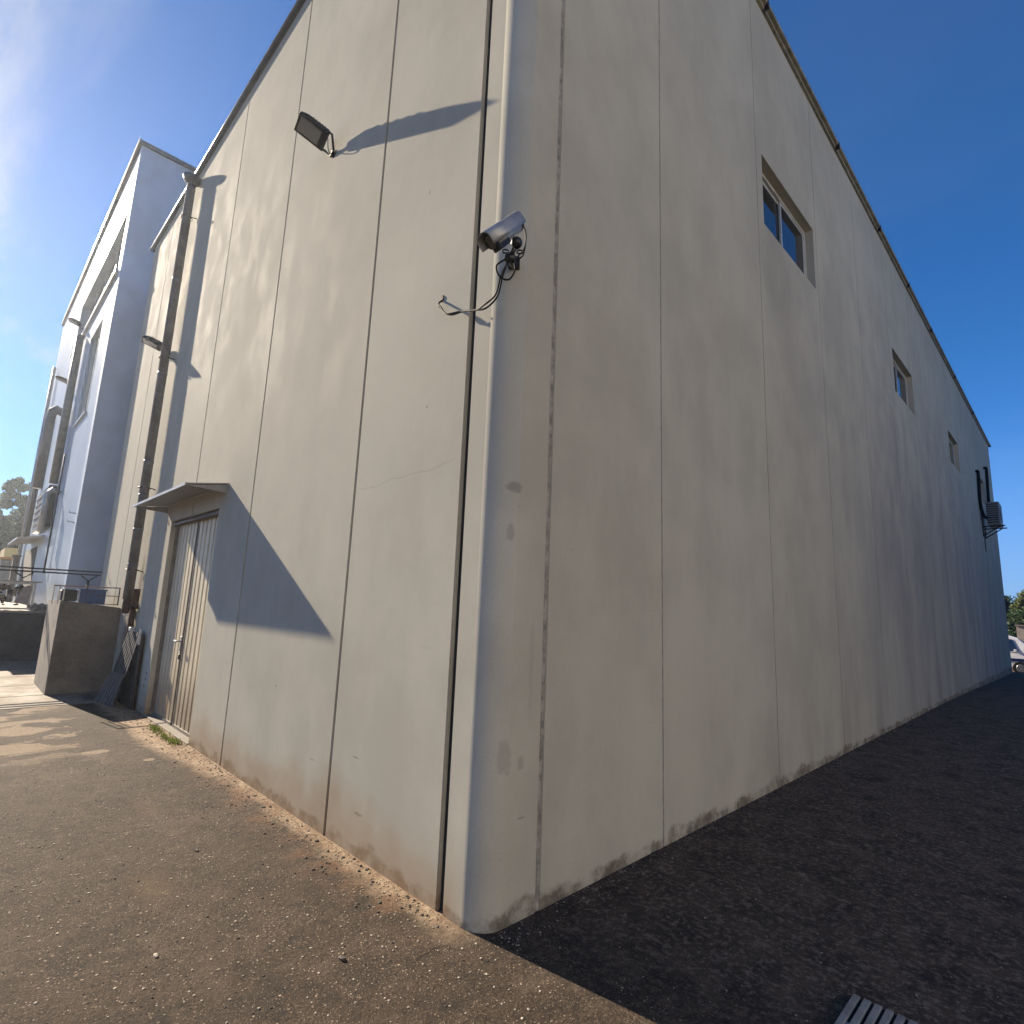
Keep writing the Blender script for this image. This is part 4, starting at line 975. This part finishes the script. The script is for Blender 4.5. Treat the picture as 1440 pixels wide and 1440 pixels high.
tree('olive_tree', 'tree farther right beyond the frame edge', (4.4, 52, -0.6), 5.6, 2.8, 7000, M['leafC'], 27, RG, 0.08, 0.26)
tree('olive_tree', 'dark undergrowth tree behind the beige boundary wall', (-0.6, 49, -0.6), 3.3, 1.9, 10000, M['leafB'], 28, RG, 0.0, 0.22)

# beige boundary pier and wall behind the cars
bw = thing('boundary_wall', 'beige rendered boundary wall behind the parked cars', 'wall', (1.5, 42, -0.6))
q = MB(); q.box((-0.55, 42.0, -0.6), (5.5, 42.25, 1.74)); q.make('wall_body', M['beigewall'], bw)
q = MB(); q.box((-0.60, 41.95, 1.742), (5.5, 42.3, 1.81), 0.01); q.make('coping', M['docktop'], bw)
lw = MB(); lw.box((-46, -8, 1.09), (-45.7, 3.4, 3.0)); tag(lw.make('far_wall', M['beigewall']), 'low grey wall in front of the trees at the far left', 'wall')

# ---------------------------------------------------------------- cars
def car(name, label, loc, rot, van=False, group=None):
    t = thing(name, label, 'van' if van else 'car', loc, group)
    Rm = Matrix.Translation(loc) @ Matrix.Rotation(rot, 4, 'Z')
    L_, W_, H_ = (4.6, 1.78, 1.85) if van else (4.2, 1.70, 1.48)
    if van: side = [(-2.25, 0.35), (-2.3, 0.9), (-2.22, 1.72), (-2.0, 1.85), (0.75, 1.85), (1.15, 1.72), (1.75, 1.12), (2.2, 0.98), (2.3, 0.7), (2.28, 0.35)]
    else: side = [(-2.05, 0.35), (-2.1, 0.75), (-2.0, 0.98), (-1.5, 1.38), (-1.1, 1.47), (0.2, 1.48), (0.6, 1.38), (1.15, 0.98), (1.9, 0.84), (2.08, 0.62), (2.08, 0.35)]
    q = MB(); hw_ = W_/2
    rows = []
    for yk, inset in ((-hw_, 1), (-hw_*0.93, 0), (hw_*0.93, 0), (hw_, 1)):
        row = []
        for (x, z) in side:
            tum = max(0, (z-0.95))*0.16
            yy = yk*(1 - tum/hw_)
            zz_ = z - (0.03 if inset and z > 1.0 else 0); xx_ = x*(0.985 if inset else 1)
            row.append(q.bm.verts.new(Rm @ Vector((xx_, yy, zz_))))
        rows.append(row)
    n_ = len(side)
    for A_, B_ in zip(rows, rows[1:]):
        for k_ in range(n_): q.bm.faces.new((A_[k_], A_[(k_+1) % n_], B_[(k_+1) % n_], B_[k_]))
    q.bm.faces.new(rows[0][::-1]); q.bm.faces.new(rows[-1])
    body_ = q.make('body', M['carwhite'], t)
    def quad(name_, pts, mat_, par):
        m_ = MB(); m_.poly_ext([Rm @ Vector(p) for p in pts], (Rm.to_3x3() @ Vector(pts[0][3:] if False else (0, 0, 0.001)))*0 + Rm.to_3x3() @ Vector(thick)); return m_.make(name_, mat_, par)
    yS = hw_*1.0
    for s_ in (-1, 1):
        thick = (0, 0.012*s_, 0)
        if van: wins = [(-2.05, -1.1), (-1.0, -0.05), (0.05, 1.0)]; zt, zb = 1.66, 1.10
        else: wins = [(-1.35, -0.45), (-0.38, 0.5)]; zt, zb = 1.34, 0.98
        for (a, b_) in wins:
            yt = s_*(hw_ - (zt-0.95)*0.16 + 0.004); yb_ = s_*(hw_ - (zb-0.95)*0.16 + 0.004)
            quad('side_window', [(a, yb_, zb), (b_ + (0.12 if b_ > 0.4 else 0), yb_, zb), (b_-0.08, yt, zt), (a+0.06, yt, zt)], M['carglass'], body_)
        if van:
            quad('stripe', [(-2.2, s_*(hw_+0.002), 0.62), (2.1, s_*(hw_+0.002), 0.62), (2.1, s_*(hw_+0.002), 0.76), (-2.2, s_*(hw_+0.002), 0.76)], M['carblue'], body_)
        # wheels
        for x in (-L_*0.31, L_*(0.25 if van else 0.32)):
            w_ = MB(); c0 = Rm @ Vector((x, s_*(hw_-0.2), 0.31)); c1 = Rm @ Vector((x, s_*(hw_+0.015), 0.31)); w_.tube([c0, c1], 0.31, 20); wh_ = w_.make('wheel', M['tyre'], t)
            r_ = MB(); r_.tube([c1, Rm @ Vector((x, s_*(hw_+0.03), 0.31))], [0.19, 0.17], 16); r_.make('rim', M['rim'], wh_)
        m_ = MB(); a_ = Rm @ Vector((1.0 if van else 0.75, s_*(hw_+0.08), 1.12 if van else 1.0)); m_.obox(a_, (Rm.to_3x3() @ Vector((1, 0, 0)), Rm.to_3x3() @ Vector((0, 1, 0)), (0, 0, 1)), (0.06, 0.09, 0.07), 0.02); m_.make('mirror', M['carwhite'], t)
        thick = (-0.015, 0, 0)
        xr = -2.29 if van else -2.09
        quad('tail_lamp', [(xr, s_*0.58, 0.78), (xr, s_*0.80, 0.78), (xr+0.02, s_*0.80, 1.05), (xr+0.02, s_*0.58, 1.05)], M['red'], t)
        thick = (0.015, 0, 0)
        xf = 2.27 if van else 2.03
        quad('headlight', [(xf, s_*0.50, 0.66), (xf, s_*0.80, 0.66), (xf-0.03, s_*0.80, 0.82), (xf-0.03, s_*0.50, 0.82)], M['lampglass'], t)
    thick = (-0.012, 0, 0)
    if van: quad('rear_window', [(-2.30, -0.62, 1.12), (-2.30, 0.62, 1.12), (-2.235, 0.56, 1.62), (-2.235, -0.56, 1.62)], M['carglass'], body_)
    else: quad('rear_window', [(-1.98, -0.6, 1.02), (-1.98, 0.6, 1.02), (-1.56, 0.52, 1.35), (-1.56, -0.52, 1.35)], M['carglass'], body_)
    thick = (0.01, 0, 0.01)
    if van: quad('windscreen', [(1.73, -0.66, 1.16), (1.73, 0.66, 1.16), (1.22, 0.56, 1.68), (1.22, -0.56, 1.68)], M['carglass'], body_)
    else: quad('windscreen', [(1.13, -0.62, 1.01), (1.13, 0.62, 1.01), (0.66, 0.54, 1.36), (0.66, -0.54, 1.36)], M['carglass'], body_)
    for (x, nm) in ((-L_/2-0.0, 'rear_bumper'), (L_/2-0.0, 'front_bumper')):
        m_ = MB(); c0 = Rm @ Vector((x, 0, 0.42)); m_.obox(c0, (Rm.to_3x3() @ Vector((1, 0, 0)), Rm.to_3x3() @ Vector((0, 1, 0)), (0, 0, 1)), (0.06, hw_*0.96, 0.13), 0.03); m_.make(nm, M['black'], t)
    return t
car('parked_van', 'white vehicle with dark blue stripe parked beyond the end of the long wall', (-1.28, 35.6, -0.585), RAD(4), True)
car('parked_car', 'distant white car on the raised yard, seen left of the concrete enclosure', (-96, 6.7, 1.09), RAD(5), group='distant cars on the raised yard')
car('parked_car', 'distant white car seen behind the small frame on the concrete enclosure', (-99, 8.6, 1.09), RAD(8), group='distant cars on the raised yard')

# yellow truck box and pillar in the yard
tr = thing('yellow_truck', 'pale yellow truck box with orange lower edge beyond the canopy at far left', 'truck', (-35.5, -0.1, 1.09))
q = MB(); q.box((-38.5, -0.45, 3.08), (-35.0, 0.45, 3.56), 0.03); q.make('cargo_box', M['yellow'], tr)
q = MB(); q.box((-38.6, -0.58, 2.98), (-34.9, 0.55, 3.078), 0.02); q.make('lower_edge', M['orange'], tr)
q = MB(); q.box((-38.3, -0.5, 1.55), (-35.2, 0.35, 2.97), 0.02); q.make('chassis', M['trim'], tr)
for y in (-0.5, 0.22):
    for x in (-37.6, -35.8):
        q = MB(); q.tube([(x, y, 1.44), (x, y+0.14, 1.44)], 0.35, 16); q.make('wheel', M['tyre'], tr)
q = MB(); q.box((-25.2, -0.62, 1.09), (-24.9, -0.46, 2.72), 0.01); q.box((-25.26, -0.68, 2.722), (-24.84, -0.40, 2.78), 0.01); tag(q.make('gate_pillar', M['docktop']), 'pale square pillar standing in the yard behind the steel beams', 'pillar')
q = MB()
rr2 = random.Random(9)
for k_ in range(60):
    bmesh.ops.create_icosphere(q.bm, subdivisions=1, radius=rr2.uniform(0.04, 0.13), matrix=Matrix.Translation((-15.1-rr2.random()*0.7, -0.63+rr2.random()*0.55, 1.09+rr2.random()*0.07)))
tag(q.make('rubble_heap', M['rubble']), 'small tan rubble heap on the dock edge right of the stillage', 'rubble', kind='stuff')

# ---------------------------------------------------------------- unseen hall and trees added across the lane to bounce and block light
oh = thing('opposite_hall', 'low cream hall across the lane to the right, outside the frame, facing the sun', 'building', (19.5, -2, 0))
q = MB(); q.box((19.2, -14, -0.3), (27, 8.5, 9.4), 0.02); q.make('wall', M['cream'], oh)
q = MB(); q.box((19.1, -14.1, 9.4), (27.1, 8.6, 9.55)); q.make('roof_edge', M['trim'], oh)
for y in (-12, -6, 0):
    q = MB(); q.box((19.17, y, 0), (19.205, y+3.4, 3.6)); dd_ = q.make('roller_door', M['acwhite'], oh)
    for z in range(11):
        q = MB(); q.box((19.155, y+0.05, 0.1+z*0.32), (19.169, y+3.35, 0.32+z*0.32)); q.make('slat', M['acwhite'], dd_)
for k_, (x, y, h_) in enumerate(((16.0, 11.5, 6.2), (16.5, 16.5, 7.0), (15.5, 21.5, 6.2), (17.2, 27.0, 6.4), (17.5, 33.0, 5.4))):  # unseen trees added to keep sky light off the far wall
    tree('lane_tree', ['dark tree across the lane nearest the cream hall, outside the frame', 'second dark tree across the lane, outside the frame', 'third dark tree across the lane, outside the frame', 'fourth dark tree across the lane, outside the frame', 'last dark tree across the lane, outside the frame'][k_], (x, y, gz(x, y)), h_, 2.9, 5000, M['leafB'], 40+k_, 'trees across the lane', 0.0, 0.5)

# ---------------------------------------------------------------- haze volume added to imitate lens glare
q = MB(); q.box((-430, -430, -2.0), (430, 430, 13.6))
hz = bpy.data.materials.new('thin_haze'); hz.use_nodes = True; ht = hz.node_tree; ht.nodes.clear()
ho = ht.nodes.new('ShaderNodeOutputMaterial'); hv = ht.nodes.new('ShaderNodeVolumePrincipled')
hv.inputs['Color'].default_value = (0.78, 0.87, 1.0, 1); hv.inputs['Density'].default_value = 0.0008; hv.inputs['Anisotropy'].default_value = 0.72
ht.links.new(hv.outputs[0], ho.inputs['Volume'])
hazeo = q.make('haze', hz); tag(hazeo, 'thin bright haze filling the yard towards the sun', 'haze', kind='stuff')
